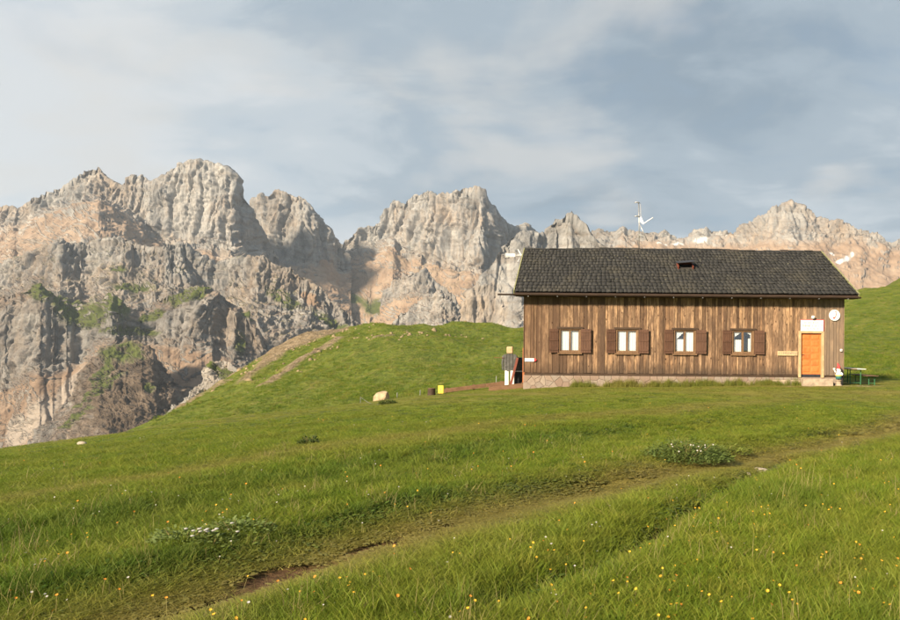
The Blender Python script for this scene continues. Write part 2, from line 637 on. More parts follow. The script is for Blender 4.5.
# ================================================================ mountains
def rock_material():
    t = MT('dolomite_rock')
    g = t.N.new('ShaderNodeNewGeometry')
    P = t.coord()
    ver = t.noise(t.coord('Object', (1, 1, 0.16)), 0.020, 6, 0.62, 0.6)
    ver2 = t.noise(t.coord('Object', (1, 1, 0.12), (300, 40, 9)), 0.055, 5, 0.65)
    blot = t.noise(t.coord('Object', (1, 1, 1), (77, 3, 1)), 0.0052, 4, 0.55)
    fine = t.noise(P, 0.09, 6, 0.7)
    strat = t.noise(t.coord('Object', (0.12, 0.12, 1.0)), 0.055, 5, 0.6)
    grey = t.ramp(ver, [(0.30, (0.130, 0.130, 0.130)), (0.45, (0.24, 0.237, 0.230)), (0.60, (0.34, 0.332, 0.315)), (0.75, (0.41, 0.395, 0.365))])
    ochre = t.ramp(ver2, [(0.3, (0.235, 0.160, 0.102)), (0.7, (0.41, 0.305, 0.205))])
    rock = t.mix(t.ramp(t.math('ADD', t.math('MULTIPLY', blot, 0.6), t.math('MULTIPLY', ver2, 0.4)), [(0.47, 0.0), (0.64, 0.62)]), grey, ochre)
    rock = t.mix(t.ramp(strat, [(0.36, 0.65), (0.5, 0.0)]), rock, (0.20, 0.175, 0.15))
    rock = t.mix(t.ramp(fine, [(0.33, 0.5), (0.5, 0.0)]), rock, (0.13, 0.122, 0.115))
    sc = t.ramp(t.noise(t.coord('Object', (1, 1, 0.35), (5, 5, 5)), 0.018, 6, 0.65), [(0.30, (0.20, 0.140, 0.098)), (0.5, (0.295, 0.212, 0.150)), (0.72, (0.37, 0.288, 0.214))])
    sc = t.mix(t.ramp(fine, [(0.3, 0.35), (0.5, 0.0)]), sc, (0.20, 0.16, 0.13))
    col = t.mix(t.attr('scree'), rock, sc)
    br = t.ramp(strat, [(0.35, (0.090, 0.073, 0.056)), (0.5, (0.175, 0.138, 0.105)), (0.65, (0.26, 0.21, 0.165))])
    col = t.mix(t.attr('brown'), col, br)
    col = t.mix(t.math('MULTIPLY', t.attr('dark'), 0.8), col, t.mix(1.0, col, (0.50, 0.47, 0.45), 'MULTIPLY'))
    gr = t.ramp(fine, [(0.3, (0.048, 0.064, 0.017)), (0.7, (0.105, 0.120, 0.034))])
    col = t.mix(t.attr('grass'), col, gr)
    pale = t.ramp(fine, [(0.3, (0.26, 0.235, 0.205)), (0.7, (0.39, 0.36, 0.32))])
    col = t.mix(t.math('MULTIPLY', t.attr('pale'), 0.6), col, pale)
    col = t.mix(t.attr('snow'), col, (0.60, 0.60, 0.60))
    t.col(col).rough(0.95)
    t.b.inputs['Specular IOR Level'].default_value = 0.1
    cr = t.noise(t.coord('Object', (1, 1, 0.4)), 0.035, 7, 0.68)
    cf = t.noise(t.coord('Object', (1, 1, 0.5), (9, 2, 4)), 0.14, 6, 0.7)
    h = t.math('ADD', t.math('ADD', t.math('MULTIPLY', cr, 7.0), t.math('MULTIPLY', cf, 3.5)), t.math('MULTIPLY', strat, 3.5))
    h = t.math('MULTIPLY', h, t.math('SUBTRACT', 1.0, t.math('MULTIPLY', t.math('MAXIMUM', t.attr('scree'), t.attr('grass')), 0.88)))
    t.bump(h, 0.8, 1.0)
    return t.mat


M['rock'] = rock_material()


def ellmask(px, py, lst, nz):
    m = np.zeros_like(px)
    for (cx, cy, rx, ry, rot) in lst:
        c, s = math.cos(R(rot)), math.sin(R(rot))
        dx, dy = px - cx, py - cy
        d = np.hypot((c * dx + s * dy) / rx, (-s * dx + c * dy) / ry)
        m = np.maximum(m, 1 - sstep(0.65, 1.15, d + 0.55 * nz))
    return m


def mountain(name, label, curves, cots, dist, size=1.0, cliffA=(1, 0, 0), rough=1.0, res=0.685, grass=(), scree=(), brown=(), pale=(), snow=(), px0=None, px1=None,
             jag=1.2, seed=0.0, autograss=0.0, backcot=0.7, flute=1.0, slant=0.0, dark=0.0):
    """curves: photo-height curves from crest to foot; cots: run per metre of drop of each band; dist: (px, metres) of the crest; cliffA: cliffness of each band"""
    px0 = curves[0][0][0] if px0 is None else px0
    px1 = curves[0][-1][0] if px1 is None else px1
    nu = int((px1 - px0) / res) + 1
    px = np.linspace(px0, px1, nu)
    Yc = interp(px, dist)
    ke = np.hanning(max(3, int(9 / res)) | 1)
    ke /= ke.sum()
    hw = len(ke) // 2
    Yc = np.convolve(np.pad(Yc, hw, mode='edge'), ke, mode='valid')
    py = [interp(px, c) for c in curves]
    py[0] = py[0] + jag * (0.8 * perlin(px / 5.0, seed, 0.2) + 0.6 * perlin(px / 2.2, seed, 4.2))
    for k in range(1, len(py)):
        py[k] = np.maximum(py[k] + 3.0 * perlin(px / 9.0, seed + k, 0.4), py[k - 1] + 1.0)
    cols = []
    # back side: falls away behind the crest
    Zc = (PY0 - py[0]) / F0 * Yc
    bands_Y, bands_Z, bands_py, bands_w = [], [], [], []
    for s in np.linspace(1, 0, 14, endpoint=False):
        drop = s * 0.5 * (py[-1] - py[0]) / F0 * Yc
        bands_Z.append(Zc - drop)
        bands_Y.append(Yc + drop * backcot)
        bands_py.append(py[0])
        bands_w.append(np.full(nu, 0.6))
    Yk, Zk = Yc.copy(), Zc.copy()
    for k in range(len(cots)):
        hmax = np.max(py[k + 1] - py[k])
        nv = max(4, int(hmax / res))
        cot = interp(px, cots[k]) if isinstance(cots[k], (list, tuple)) else np.full(nu, cots[k])
        a1 = (PY0 - py[k + 1]) / F0
        # end of band: Z = a1*Y and Y = Yk - cot*(Zk - Z)
        Z1 = a1 * (Yk - cot * Zk) / (1 - a1 * cot)
        Y1 = Yk - cot * (Zk - Z1)
        for j in range(nv):
            s = j / nv
            bands_Y.append(Yk + (Y1 - Yk) * s)
            bands_Z.append(Zk + (Z1 - Zk) * s)
            bands_py.append(py[k] + (py[k + 1] - py[k]) * s)
            wk = cliffA[k]
            wn = cliffA[min(k + 1, len(cots) - 1)]
            wp = cliffA[max(k - 1, 0)]
            wv = wk if 0.12 < s < 0.88 else (wk + (wn - wk) * 0.5 * (s - 0.88) / 0.12 if s >= 0.88 else wk + (wp - wk) * 0.5 * (0.12 - s) / 0.12)
            bands_w.append(np.full(nu, wv))
        Yk, Zk = Y1, Z1
    Y = np.stack(bands_Y, 1)
    Z = np.stack(bands_Z, 1)
    W = np.stack(bands_w, 1)
    PYm = np.stack(bands_py, 1)
    PXm = np.repeat(px[:, None], Y.shape[1], 1)
    X = (PXm - PX0) / F0 * Y
    Pn = np.stack([X, Y, Z], 2)
    du = np.gradient(Pn, axis=0)
    dv = np.gradient(Pn, axis=1)
    Nn = np.cross(dv, du)
    Nn /= np.linalg.norm(Nn, axis=2)[..., None] + 1e-9
    Nn = np.where((Nn[..., 1] > 0)[..., None] & (np.arange(Y.shape[1])[None, :, None] > 14), -Nn, Nn)
    Nn[:, :14] = Nn[:, 14:15]
    Ns = Nn.copy()
    for _ in range(6):                              # soften the base normals so that displaced bands do not tear
        Ns[1:-1] = (Ns[:-2] + Ns[1:-1] * 2 + Ns[2:]) / 4
        Ns[:, 1:-1] = (Ns[:, :-2] + Ns[:, 1:-1] * 2 + Ns[:, 2:]) / 4
    S = size
    wx = 25 * S * perlin(X / (120 * S), Y / (120 * S), Z / (160 * S) + seed)
    wz = 40 * S * perlin(X / (90 * S), Y / (90 * S) + 5, Z / (90 * S) + seed)
    xa, ya, za = X + wx, Y + wx * 0.5, Z + wz
    sh = seed * 3.7
    fl = ridged(xa / (95 * S) + sh, ya / (140 * S), za / (520 * S), 5, 0.42)
    crack = np.clip(1 - np.abs(perlin(xa / (42 * S) + sh, ya / (80 * S), za / (420 * S))) * 5.5, 0, 1) ** 2
    fin = ridged(xa / (17 * S) + sh, ya / (30 * S), za / (75 * S), 3, 0.5)
    crack2 = np.clip(1 - np.abs(perlin(xa / (19 * S) + sh, ya / (40 * S), za / (150 * S))) * 4.0, 0, 1) ** 2
    iso = fbm(xa / (60 * S), ya / (60 * S), za / (60 * S) + sh, 5, 0.55)
    isor = ridged(xa / (75 * S), ya / (75 * S), za / (70 * S) + sh, 5, 0.45)
    big = ridged((xa + slant * za) / (250 * S) + sh, ya / (270 * S), za / (330 * S), 2, 0.4)
    strat = np.abs((((za + 0.28 * xa) / (26 * S) + 0.5 * perlin(X / (150 * S), Y / (150 * S), 3)) % 1.0) - 0.5) * 2
    def cell(cx_, cz_, sd):
        i_ = np.floor((X + 9 * S * perlin(X / (22 * S), Y / (22 * S), Z / (22 * S) + sd) + 0.08 * Z) / (cx_ * S)).astype(int)
        k_ = np.floor((Z + 7 * S * perlin(X / (18 * S) + sd, Y / (18 * S), Z / (18 * S)) + 0.22 * X) / (cz_ * S) + 0.37 * (i_ % 5)).astype(int)
        return _perm[_perm[i_ & 255] + (k_ & 255)] / 255.0 - 0.5
    blk_c = flute * (15 * cell(30, 290, 1.0) + 10 * cell(13, 130, 2.0) + 4 * cell(6, 55, 3.0))
    blk = 12 * cell(44, 80, 1.0) + 6 * cell(18, 32, 2.0) + 2.5 * cell(8, 14, 3.0)
    saw = ((za + 0.28 * xa) / (30 * S) + 0.6 * perlin(X / (130 * S), Y / (130 * S), 3)) % 1.0
    d_cliff = flute * (46 * S * (fl - 0.55) - 17 * S * crack - 5 * S * crack2) + 14 * S * iso + 4 * S * (strat - 0.5) + 45 * S * (big - 0.6) + 5 * S * (fin - 0.55) + S * blk_c
    d_rough = rough * (36 * S * (isor - 0.55) + 16 * S * iso + 12 * S * (0.5 - saw) - 5 * S * crack2 + S * blk * 1.1 + 62 * S * (big - 0.6) + 9 * S * (fin - 0.55))
    gul = ridged(xa / (75 * S) + sh, ya / (300 * S), za / (300 * S), 4)
    d_slope = 22 * S * (big - 0.6) + 6 * S * (gul - 0.55) + 4 * S * fbm(xa / (110 * S), ya / (110 * S), za / (110 * S) + sh, 3)
    lo = np.clip(1 - W * 2, 0, 1)
    hi = np.clip(W * 2 - 1, 0, 1)
    mid = 1 - lo - hi
    D = lo * d_slope + mid * d_rough + hi * d_cliff
    Pn = Pn + Ns * D[..., None]
    du = np.gradient(Pn, axis=0)
    dv = np.gradient(Pn, axis=1)
    nf = np.cross(dv, du)
    nf /= np.linalg.norm(nf, axis=2)[..., None] + 1e-9
    nzv = np.abs(nf[..., 2])
    no = fbm(PXm / 9, PYm / 9, seed + 0.5, 4)
    no2 = fbm(X / (40 * S), Y / (40 * S), Z / (40 * S) + seed, 4)
    A_scree = np.clip(lo * 1.5, 0, 1) * sstep(0.34, 0.55, nzv + 0.22 * no2)
    A_scree = np.maximum(A_scree, mid * sstep(0.62, 0.80, nzv + 0.2 * no2) * 0.6)
    if scree:
        A_scree = np.maximum(A_scree, ellmask(PXm, PYm, scree, no))
    A_grass = ellmask(PXm, PYm, grass, no) if grass else np.zeros_like(PXm)
    A_grass *= sstep(0.08, 0.30, nzv + 0.25 * no2)
    if autograss > 0:
        A_grass = np.maximum(A_grass, autograss * sstep(0.60, 0.80, nzv + 0.35 * no2) * sstep(-0.1, 0.25, no))
    z0 = np.zeros_like(PXm)
    A_brown = ellmask(PXm, PYm, brown, no) if brown else z0
    A_pale = ellmask(PXm, PYm, pale, no * 0.6) if pale else z0
    A_snow = ellmask(PXm, PYm, snow, no * 1.6) if snow else z0
    A_brown = A_brown * (1 - A_grass)
    me = grid_mesh(name, Pn.reshape(-1, 3), Pn.shape[0], Pn.shape[1], flip=True)
    for nm, a in (('scree', A_scree), ('grass', A_grass), ('brown', A_brown), ('pale', A_pale), ('snow', A_snow)):
        set_attr(me, nm, a)
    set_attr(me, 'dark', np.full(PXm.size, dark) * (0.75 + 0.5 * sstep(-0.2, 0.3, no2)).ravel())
    o = link(name, me, M['rock'], None, False)
    return tag(o, label, 'mountain', None, 'structure')


# far range on the right, behind the hut
mountain('mountain', 'tan scree and rock mountain with snow patches behind the hut roof',
         [[(570, 236), (598, 228), (621, 230), (640, 232), (659, 231), (680, 236), (710, 229), (731, 230), (756, 217), (773, 207), (790, 202), (811, 209), (832, 219), (858, 226), (879, 229), (892, 236), (900, 234), (940, 224), (1010, 232), (1100, 240)],
          [(570, 246), (640, 240), (710, 237), (740, 238), (770, 236), (790, 240), (815, 235), (850, 236), (900, 242), (1100, 255)],
          [(570, 345), (1100, 345)]],
         [0.9, 1.55], [(570, 3000), (1100, 2600)], size=1.1, cliffA=(0.75, 0.15), res=0.95,
         snow=[(846, 262, 3, 5, 35), (838, 267, 5, 1.8, -10), (851, 257, 2, 2.2, 0), (700, 241, 9, 1.3, -8), (676, 244, 7, 1.0, 0), (722, 237, 5, 1.1, 10), (660, 247, 8, 1.0, -8), (830, 258, 4, 1.0, 20)], seed=1.3, jag=1.0)
# central massif
mountain('mountain', 'broad pale rock massif with sheer fluted cliffs above tan scree',
         [[(318, 262), (328, 252), (337, 245), (349, 238), (361, 232), (374, 223), (381, 216), (388, 204), (395, 200), (400, 203), (407, 198), (417, 196), (424, 192), (429, 193), (434, 197), (444, 194), (456, 191), (465, 185), (473, 184), (482, 187), (487, 193), (491, 204), (499, 216), (511, 225), (521, 227), (523, 224), (528, 225), (535, 232), (560, 246)],
          [(318, 272), (337, 256), (360, 252), (378, 246), (392, 240), (402, 250), (415, 258), (440, 264), (465, 268), (485, 272), (500, 272), (520, 268), (560, 260)],
          [(318, 345), (560, 345)]],
         [0.22, [(318, 1.6), (370, 1.5), (400, 1.25), (430, 1.5), (560, 1.5)]], [(318, 3100), (400, 3050), (480, 2900), (489, 2950), (560, 3500)], size=1.25, cliffA=(1.0, 0.12), res=0.68,
         grass=[(375, 312, 16, 9, 0), (350, 306, 12, 5, 0)], seed=2.1, jag=1.3, autograss=0.15)
# tower between the two big massifs
mountain('mountain', 'steep rock tower standing between two larger massifs',
         [[(246, 238), (252, 222), (253, 211), (255, 202), (261, 199), (267, 197), (274, 192), (281, 194), (288, 195), (294, 198), (300, 199), (306, 203), (312, 210), (318, 219), (328, 234), (336, 246), (350, 262)],
          [(246, 255), (262, 255), (280, 258), (300, 262), (320, 266), (336, 268), (350, 274)],
          [(246, 330), (350, 330)]],
         [0.20, 1.5], [(246, 2800), (275, 2760), (305, 2735), (318, 2770), (350, 2850)], size=1.05, cliffA=(1.0, 0.15), res=0.68, seed=3.7, jag=1.2,
         scree=[(330, 285, 14, 22, -30)])
# big left massif
mountain('mountain', 'great rounded pale rock massif with vertical grooved walls',
         [[(-90, 236), (-60, 222), (-30, 214), (0, 209), (12, 208), (17, 213), (29, 201), (48, 196), (58, 189), (73, 179), (82, 172), (97, 170), (109, 179), (121, 186), (128, 180), (140, 179), (150, 186), (160, 179), (167, 174), (179, 167), (193, 164), (213, 165), (227, 172), (237, 184), (244, 198), (250, 208), (262, 235), (280, 262)],
          [(-90, 250), (0, 228), (20, 226), (40, 212), (60, 203), (85, 197), (100, 196), (115, 204), (130, 214), (145, 228), (165, 243), (190, 248), (215, 250), (240, 250), (262, 256), (280, 275)],
          [(-90, 330), (280, 330)]],
         [[(-90, 0.5), (60, 0.5), (110, 0.5), (140, 0.22), (280, 0.2)], 1.45], [(-90, 2450), (60, 2420), (105, 2415), (140, 2415), (170, 2405), (232, 2370), (250, 2440), (280, 2540)], size=1.0, cliffA=(1.0, 0.2), res=0.68,
         scree=[(222, 262, 14, 9, 35)], pale=[(223, 260, 13, 7, 35)], seed=5.2, jag=1.4, flute=0.85)
# rock knolls low in the middle
mountain('mountain', 'grey rock knoll rising out of tan scree below central cliffs',
         [[(380, 300), (389, 290), (394, 280), (402, 275), (412, 273), (424, 272), (432, 277), (437, 284), (446, 288), (455, 296), (466, 310)],
          [(380, 308), (400, 298), (420, 296), (440, 300), (466, 318)],
          [(380, 345), (466, 345)]],
         [0.4, 1.4], [(380, 2250), (466, 2200)], size=0.6, cliffA=(0.8, 0.1), res=0.66, seed=6.4, jag=1.4)
mountain('mountain', 'lower rounded grey rock knoll just above the grassy ridge',
         [[(352, 345), (372, 333), (390, 322), (402, 312), (415, 303), (428, 298), (438, 295), (448, 301), (458, 312), (468, 322), (484, 336)],
          [(352, 352), (400, 345), (440, 340), (484, 350)],
          [(352, 380), (484, 380)]],
         [0.7, 1.3], [(352, 1750), (484, 1700)], size=0.5, cliffA=(0.6, 0.2), res=0.66, seed=7.4, jag=1.2)
# pale buttress left of and behind the hut
mountain('mountain', 'pale rounded rock buttress rising directly behind the hut gable',
         [[(455, 345), (462, 322), (468, 303), (473, 289), (480, 279), (487, 270), (495, 257), (504, 245), (510, 238), (516, 232), (522, 231), (535, 234), (544, 233), (548, 224), (552, 216), (558, 217), (564, 210), (571, 208), (580, 213), (590, 222), (600, 236), (613, 249), (640, 262), (700, 285)],
          [(455, 375), (480, 330), (520, 300), (571, 262), (600, 268), (700, 300)],
          [(455, 400), (700, 400)]],
         [[(455, 0.45), (520, 0.5), (571, 0.4), (700, 0.6)], 0.8], [(455, 1330), (520, 1440), (545, 1480), (571, 1470), (600, 1450), (700, 1350)], size=0.95, cliffA=(1.0, 0.9), res=0.7, seed=8.8, jag=1.0, flute=0.42)
# left lower crags
mountain('mountain', 'jagged grey crags below the left massif with tan slopes',
         [[(-120, 290), (-60, 276), (0, 268), (20, 261), (45, 250), (60, 243), (72, 249), (90, 250), (105, 243), (120, 239), (133, 244), (150, 247), (165, 247), (176, 246), (190, 254), (205, 264), (218, 268), (235, 262), (255, 258), (272, 262), (290, 270), (305, 277), (322, 289), (345, 312), (372, 338)],
          [(-120, 310), (0, 290), (45, 280), (80, 288), (120, 278), (150, 280), (180, 284), (210, 292), (255, 290), (300, 308), (345, 330), (372, 350)],
          [(-120, 350), (0, 345), (372, 372)]],
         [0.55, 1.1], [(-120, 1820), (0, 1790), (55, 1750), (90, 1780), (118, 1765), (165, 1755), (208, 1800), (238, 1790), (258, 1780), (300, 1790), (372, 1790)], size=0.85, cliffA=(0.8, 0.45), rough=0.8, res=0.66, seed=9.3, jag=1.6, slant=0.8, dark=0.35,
         grass=[(130, 290, 22, 5, 0), (75, 310, 26, 9, 15), (285, 300, 24, 6, 30), (330, 325, 20, 6, 35), (120, 275, 10, 4, 0)], scree=[(310, 300, 14, 5, 40)], autograss=0.45)
# ledges and second cliff band
mountain('mountain', 'stepped rock band with green grassy ledges under the crags',
         [[(-120, 312), (-40, 303), (10, 299), (24, 296), (38, 289), (48, 296), (60, 306), (78, 316), (95, 308), (105, 300), (112, 296), (120, 303), (130, 312), (146, 309), (160, 301), (178, 296), (196, 289), (208, 293), (218, 300), (232, 302), (246, 310), (256, 326), (268, 345), (290, 368), (320, 395)],
          [(-120, 330), (10, 306), (38, 300), (78, 330), (112, 316), (130, 324), (160, 312), (196, 300), (218, 305), (246, 320), (268, 355), (320, 402)],
          [(-120, 400), (0, 392), (40, 372), (70, 368), (100, 345), (140, 340), (180, 345), (215, 350), (246, 368), (320, 412)],
          [(-120, 470), (320, 470)]],
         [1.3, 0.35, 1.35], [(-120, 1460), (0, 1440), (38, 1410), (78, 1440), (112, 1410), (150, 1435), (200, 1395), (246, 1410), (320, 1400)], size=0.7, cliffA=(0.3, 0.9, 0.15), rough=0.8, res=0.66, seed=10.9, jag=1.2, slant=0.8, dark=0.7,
         grass=[(38, 296, 20, 10, 10), (68, 314, 22, 11, 30), (112, 308, 23, 17, 0), (85, 322, 28, 11, 0), (192, 297, 28, 7, -12), (148, 318, 16, 5, -20), (128, 335, 30, 6, 0), (240, 345, 7, 14, 0), (250, 318, 9, 4, 30)],
         scree=[(75, 398, 22, 34, 40), (48, 425, 20, 22, 30)], pale=[(62, 412, 9, 44, 33), (76, 388, 8, 34, 44), (40, 425, 14, 26, 20), (20, 440, 10, 20, 20)], flute=0.8)
# brown layered spur
mountain('mountain', 'brown layered spur with grass streaks running down to the valley',
         [[(30, 452), (52, 425), (66, 405), (80, 384), (92, 364), (100, 352), (112, 347), (126, 345), (140, 347), (152, 352), (160, 364), (170, 374), (180, 388), (190, 402), (210, 430)],
          [(30, 456), (80, 395), (100, 372), (126, 372), (152, 376), (180, 400), (210, 436)],
          [(30, 475), (210, 475)]],
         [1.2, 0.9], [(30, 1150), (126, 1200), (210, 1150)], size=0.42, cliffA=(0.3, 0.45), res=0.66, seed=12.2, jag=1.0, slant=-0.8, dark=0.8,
         grass=[(122, 356, 26, 11, 0), (106, 378, 7, 26, 12), (100, 398, 36, 4, -32), (80, 425, 22, 4, -40), (150, 395, 5, 5, 0)],
         brown=[(130, 400, 60, 60, 0)])
mountain('mountain', 'pale rocky knoll with grass on the valley flank of the ridge',
         [[(165, 420), (180, 408), (192, 395), (202, 385), (212, 370), (222, 362), (232, 364), (240, 374), (252, 388), (268, 410)],
          [(165, 440), (222, 395), (268, 430)], [(165, 470), (268, 470)]],
         [0.7, 1.0], [(165, 620), (222, 640), (268, 600)], size=0.2, cliffA=(0.7, 0.4), res=0.66, seed=13.2, jag=1.2,
         grass=[(228, 378, 10, 8, 30), (205, 400, 8, 8, 0), (215, 372, 6, 4, 30)], autograss=0.35)

# ---------------------------------------------------------------- the air between
hb = MB().box(-5200, 5200, -400, 5600, -450, 1050).mesh('haze')
hm = bpy.data.materials.new('haze_air')
hm.use_nodes = True
hm.node_tree.nodes.clear()
ho_ = hm.node_tree.nodes.new('ShaderNodeOutputMaterial')
hv = hm.node_tree.nodes.new('ShaderNodeVolumePrincipled')
hv.inputs['Color'].default_value = (0.74, 0.86, 1.0, 1)
hv.inputs['Density'].default_value = 0.000062
hv.inputs['Anisotropy'].default_value = 0.2
hm.node_tree.links.new(hv.outputs[0], ho_.inputs['Volume'])
hz = link('haze', hb, hm)
hz['kind'] = 'stuff'


# ================================================================ materials for the built things
def wood_planks():
    t = MT('weathered_plank')
    ro = t.rvec(40)
    r = t.rnd()
    P = t.coord('Object', (1, 1, 1), (0, 0, 0), ro)
    grain = t.noise(t.coord('Object', (9, 9, 0.7), (0, 0, 0), ro), 5, 6, 0.65, 0.4)
    blot = t.noise(t.coord('Object', (2.5, 2.5, 0.8), (0, 0, 0), ro), 1.3, 4, 0.6)
    knot = t.voronoi(t.coord('Object', (1.0, 1.0, 0.55), (0, 0, 0), ro), 4.6)
    kn = t.ramp(knot, [(0.07, 1.0), (0.16, 0.0)])
    c = t.ramp(grain, [(0.28, (0.078, 0.048, 0.032)), (0.42, (0.205, 0.132, 0.083)), (0.56, (0.355, 0.242, 0.155)), (0.75, (0.50, 0.370, 0.250))])
    tone = t.ramp(r, [(0.0, (0.36, 0.32, 0.29)), (0.18, (0.55, 0.50, 0.46)), (0.22, (0.92, 0.86, 0.80)), (0.5, (1.0, 0.96, 0.90)), (0.75, (1.22, 1.16, 1.04)), (0.88, (0.80, 0.70, 0.60)), (1.0, (0.62, 0.60, 0.60))])
    c = t.mix(1.0, c, tone, 'MULTIPLY')
    c = t.mix(t.ramp(blot, [(0.44, 0.62), (0.58, 0.0)]), c, (0.070, 0.042, 0.028))
    c = t.mix(kn, c, (0.045, 0.022, 0.012))
    # rain-darkened foot of the boards and brown end near the gable (real weathering)
    geo = t.N.new('ShaderNodeNewGeometry')
    sp = t.N.new('ShaderNodeSeparateXYZ')
    t.L.new(geo.outputs['Position'], sp.inputs[0])
    wn = t.noise(t.world((1.2, 1, 0.5)), 1.6, 5, 0.65)
    foot = t.ramp(t.math('ADD', t.math('MULTIPLY', t.math('ADD', sp.outputs['Z'], 1.3), 1.0), t.math('MULTIPLY', t.math('SUBTRACT', wn, 0.5), 1.1)), [(0.0, 0.85), (0.50, 0.0)])
    c = t.mix(foot, c, (0.062, 0.043, 0.030))
    end = t.ramp(t.math('ADD', t.math('MULTIPLY', t.math('ADD', sp.outputs['X'], 2.9), 0.30), t.math('MULTIPLY', t.math('SUBTRACT', wn, 0.5), 0.9)), [(0.2, 0.62), (1.0, 0.0)])
    c = t.mix(end, c, (0.092, 0.052, 0.030))
    grey = t.ramp(t.math('ADD', t.math('MULTIPLY', t.math('SUBTRACT', sp.outputs['X'], 9.4), 0.6), t.math('MULTIPLY', t.math('SUBTRACT', wn, 0.5), 1.2)), [(0.3, 0.0), (0.9, 0.62)])
    c = t.mix(grey, c, (0.20, 0.155, 0.115))
    t.col(c).rough(0.82)
    t.bump(t.math('SUBTRACT', grain, t.math('MULTIPLY', kn, 0.3)), 0.6, 0.012)
    M['plank'] = t.mat


def wood(name, c0, c1, sc=(1, 12, 12), rough=0.75, bump=0.008):
    t = MT(name)
    ro = t.rvec(30)
    g = t.noise(t.coord('Object', sc, (0, 0, 0), ro), 3, 6, 0.65, 0.3)
    b = t.noise(t.coord('Object', (1, 1, 1), (3, 0, 0), ro), 2.2, 4, 0.6)
    c = t.ramp(g, [(0.3, c0), (0.7, c1)])
    c = t.mix(t.ramp(b, [(0.4, 0.35), (0.55, 0.0)]), c, tuple(x * 0.6 for x in c0))
    t.col(c).rough(rough)
    t.bump(g, 0.5, bump)
    M[name] = t.mat


wood_planks()
wood('dark_wood', (0.035, 0.022, 0.014), (0.085, 0.052, 0.032))
wood('shutter_wood', (0.068, 0.033, 0.020), (0.120, 0.060, 0.036), (12, 12, 1))
wood('frame_wood', (0.12, 0.068, 0.036), (0.24, 0.145, 0.078), (8, 8, 1.5))
wood('door_wood', (0.46, 0.130, 0.034), (0.60, 0.195, 0.055), (10, 10, 0.9), 0.5, 0.004)
wood('rail_wood', (0.11, 0.058, 0.030), (0.21, 0.118, 0.065), (1.2, 10, 10))
wood('pale_wood', (0.38, 0.26, 0.14), (0.56, 0.42, 0.25), (6, 6, 2))
wood('gutter_wood', (0.026, 0.016, 0.011), (0.060, 0.036, 0.024), (1, 10, 10))

t = MT('roof_shingle')
P = t.world((1, 1, 1))
r = t.rnd()
a = t.attr('tone')
n1 = t.noise(t.world((3, 9, 9)), 3.0, 6, 0.7)
n2 = t.noise(P, 0.55, 5, 0.65)
n3 = t.noise(P, 5.0, 5, 0.7)
tn = t.math('ADD', t.math('MULTIPLY', a, 0.55), t.math('MULTIPLY', n1, 0.45))
c = t.ramp(tn, [(0.15, (0.014, 0.014, 0.014)), (0.45, (0.025, 0.025, 0.0245)), (0.72, (0.043, 0.042, 0.040)), (0.95, (0.090, 0.088, 0.080))])
c = t.mix(t.ramp(n2, [(0.48, 0.0), (0.68, 0.4)]), c, (0.075, 0.068, 0.050))
c = t.mix(t.ramp(n3, [(0.60, 0.0), (0.70, 0.65)]), c, (0.19, 0.185, 0.13))
t.col(c).rough(0.9)
t.bump(n1, 0.6, 0.012)
M['shingle'] = t.mat

t = MT('foundation_stone')
ro = t.rvec(30)
n1 = t.noise(t.coord('Object', (1, 1, 1), (0, 0, 0), ro), 7, 6, 0.7)
c = t.ramp(t.rnd(), [(0.0, (0.215, 0.155, 0.120)), (0.3, (0.26, 0.195, 0.155)), (0.6, (0.285, 0.23, 0.185)), (0.85, (0.235, 0.20, 0.17)), (1.0, (0.32, 0.265, 0.215))])
c = t.mix(t.ramp(n1, [(0.35, 0.5), (0.6, 0.0)]), c, (0.19, 0.135, 0.105))
t.col(c).rough(0.9)
t.bump(n1, 0.6, 0.02)
M['stone'] = t.mat
plain('mortar', (0.25, 0.195, 0.155), 0.95, 0.25, 9, bump=0.01)
plain('concrete', (0.34, 0.27, 0.20), 0.92, 0.3, 5, bump=0.01)
plain('moss_board', (0.20, 0.20, 0.10), 0.9, 0.4, 8)
plain('metal_grey', (0.42, 0.42, 0.41), 0.45, 0.2, 10, 0.8)
plain('metal_white', (0.78, 0.78, 0.78), 0.5, 0.06, 10)
plain('dark_metal', (0.03, 0.03, 0.035), 0.5, 0.3, 10)
plain('white_paint', (0.68, 0.67, 0.64), 0.6, 0.06, 10)
plain('red_paint', (0.55, 0.045, 0.05), 0.55, 0.15, 10)
plain('red_text', (0.55, 0.11, 0.11), 0.6, 0.1, 10)
plain('curtain', (0.80, 0.79, 0.77), 0.9, 0.05, 20)
plain('interior', (0.045, 0.04, 0.036), 0.95, 0.3, 3)
plain('green_paint', (0.035, 0.14, 0.06), 0.5, 0.2, 8)
plain('yellow_paint', (0.72, 0.53, 0.06), 0.6, 0.12, 8)
plain('gnome_skin', (0.62, 0.36, 0.25), 0.6, 0.1, 8)
plain('gnome_trouser', (0.03, 0.13, 0.12), 0.6, 0.15, 8)
plain('boulder_rock', (0.40, 0.30, 0.19), 0.95, 0.35, 4, bump=0.03)
plain('figure_grey', (0.085, 0.085, 0.080), 0.85, 0.5, 7)
plain('brown_red', (0.16, 0.045, 0.028), 0.7, 0.25, 8)
plain('orange_board', (0.36, 0.12, 0.045), 0.7, 0.2, 8)
plain('text_grey', (0.22, 0.18, 0.15), 0.8, 0.1, 8)
plain('black_plastic', (0.02, 0.02, 0.022), 0.5, 0.2, 8)

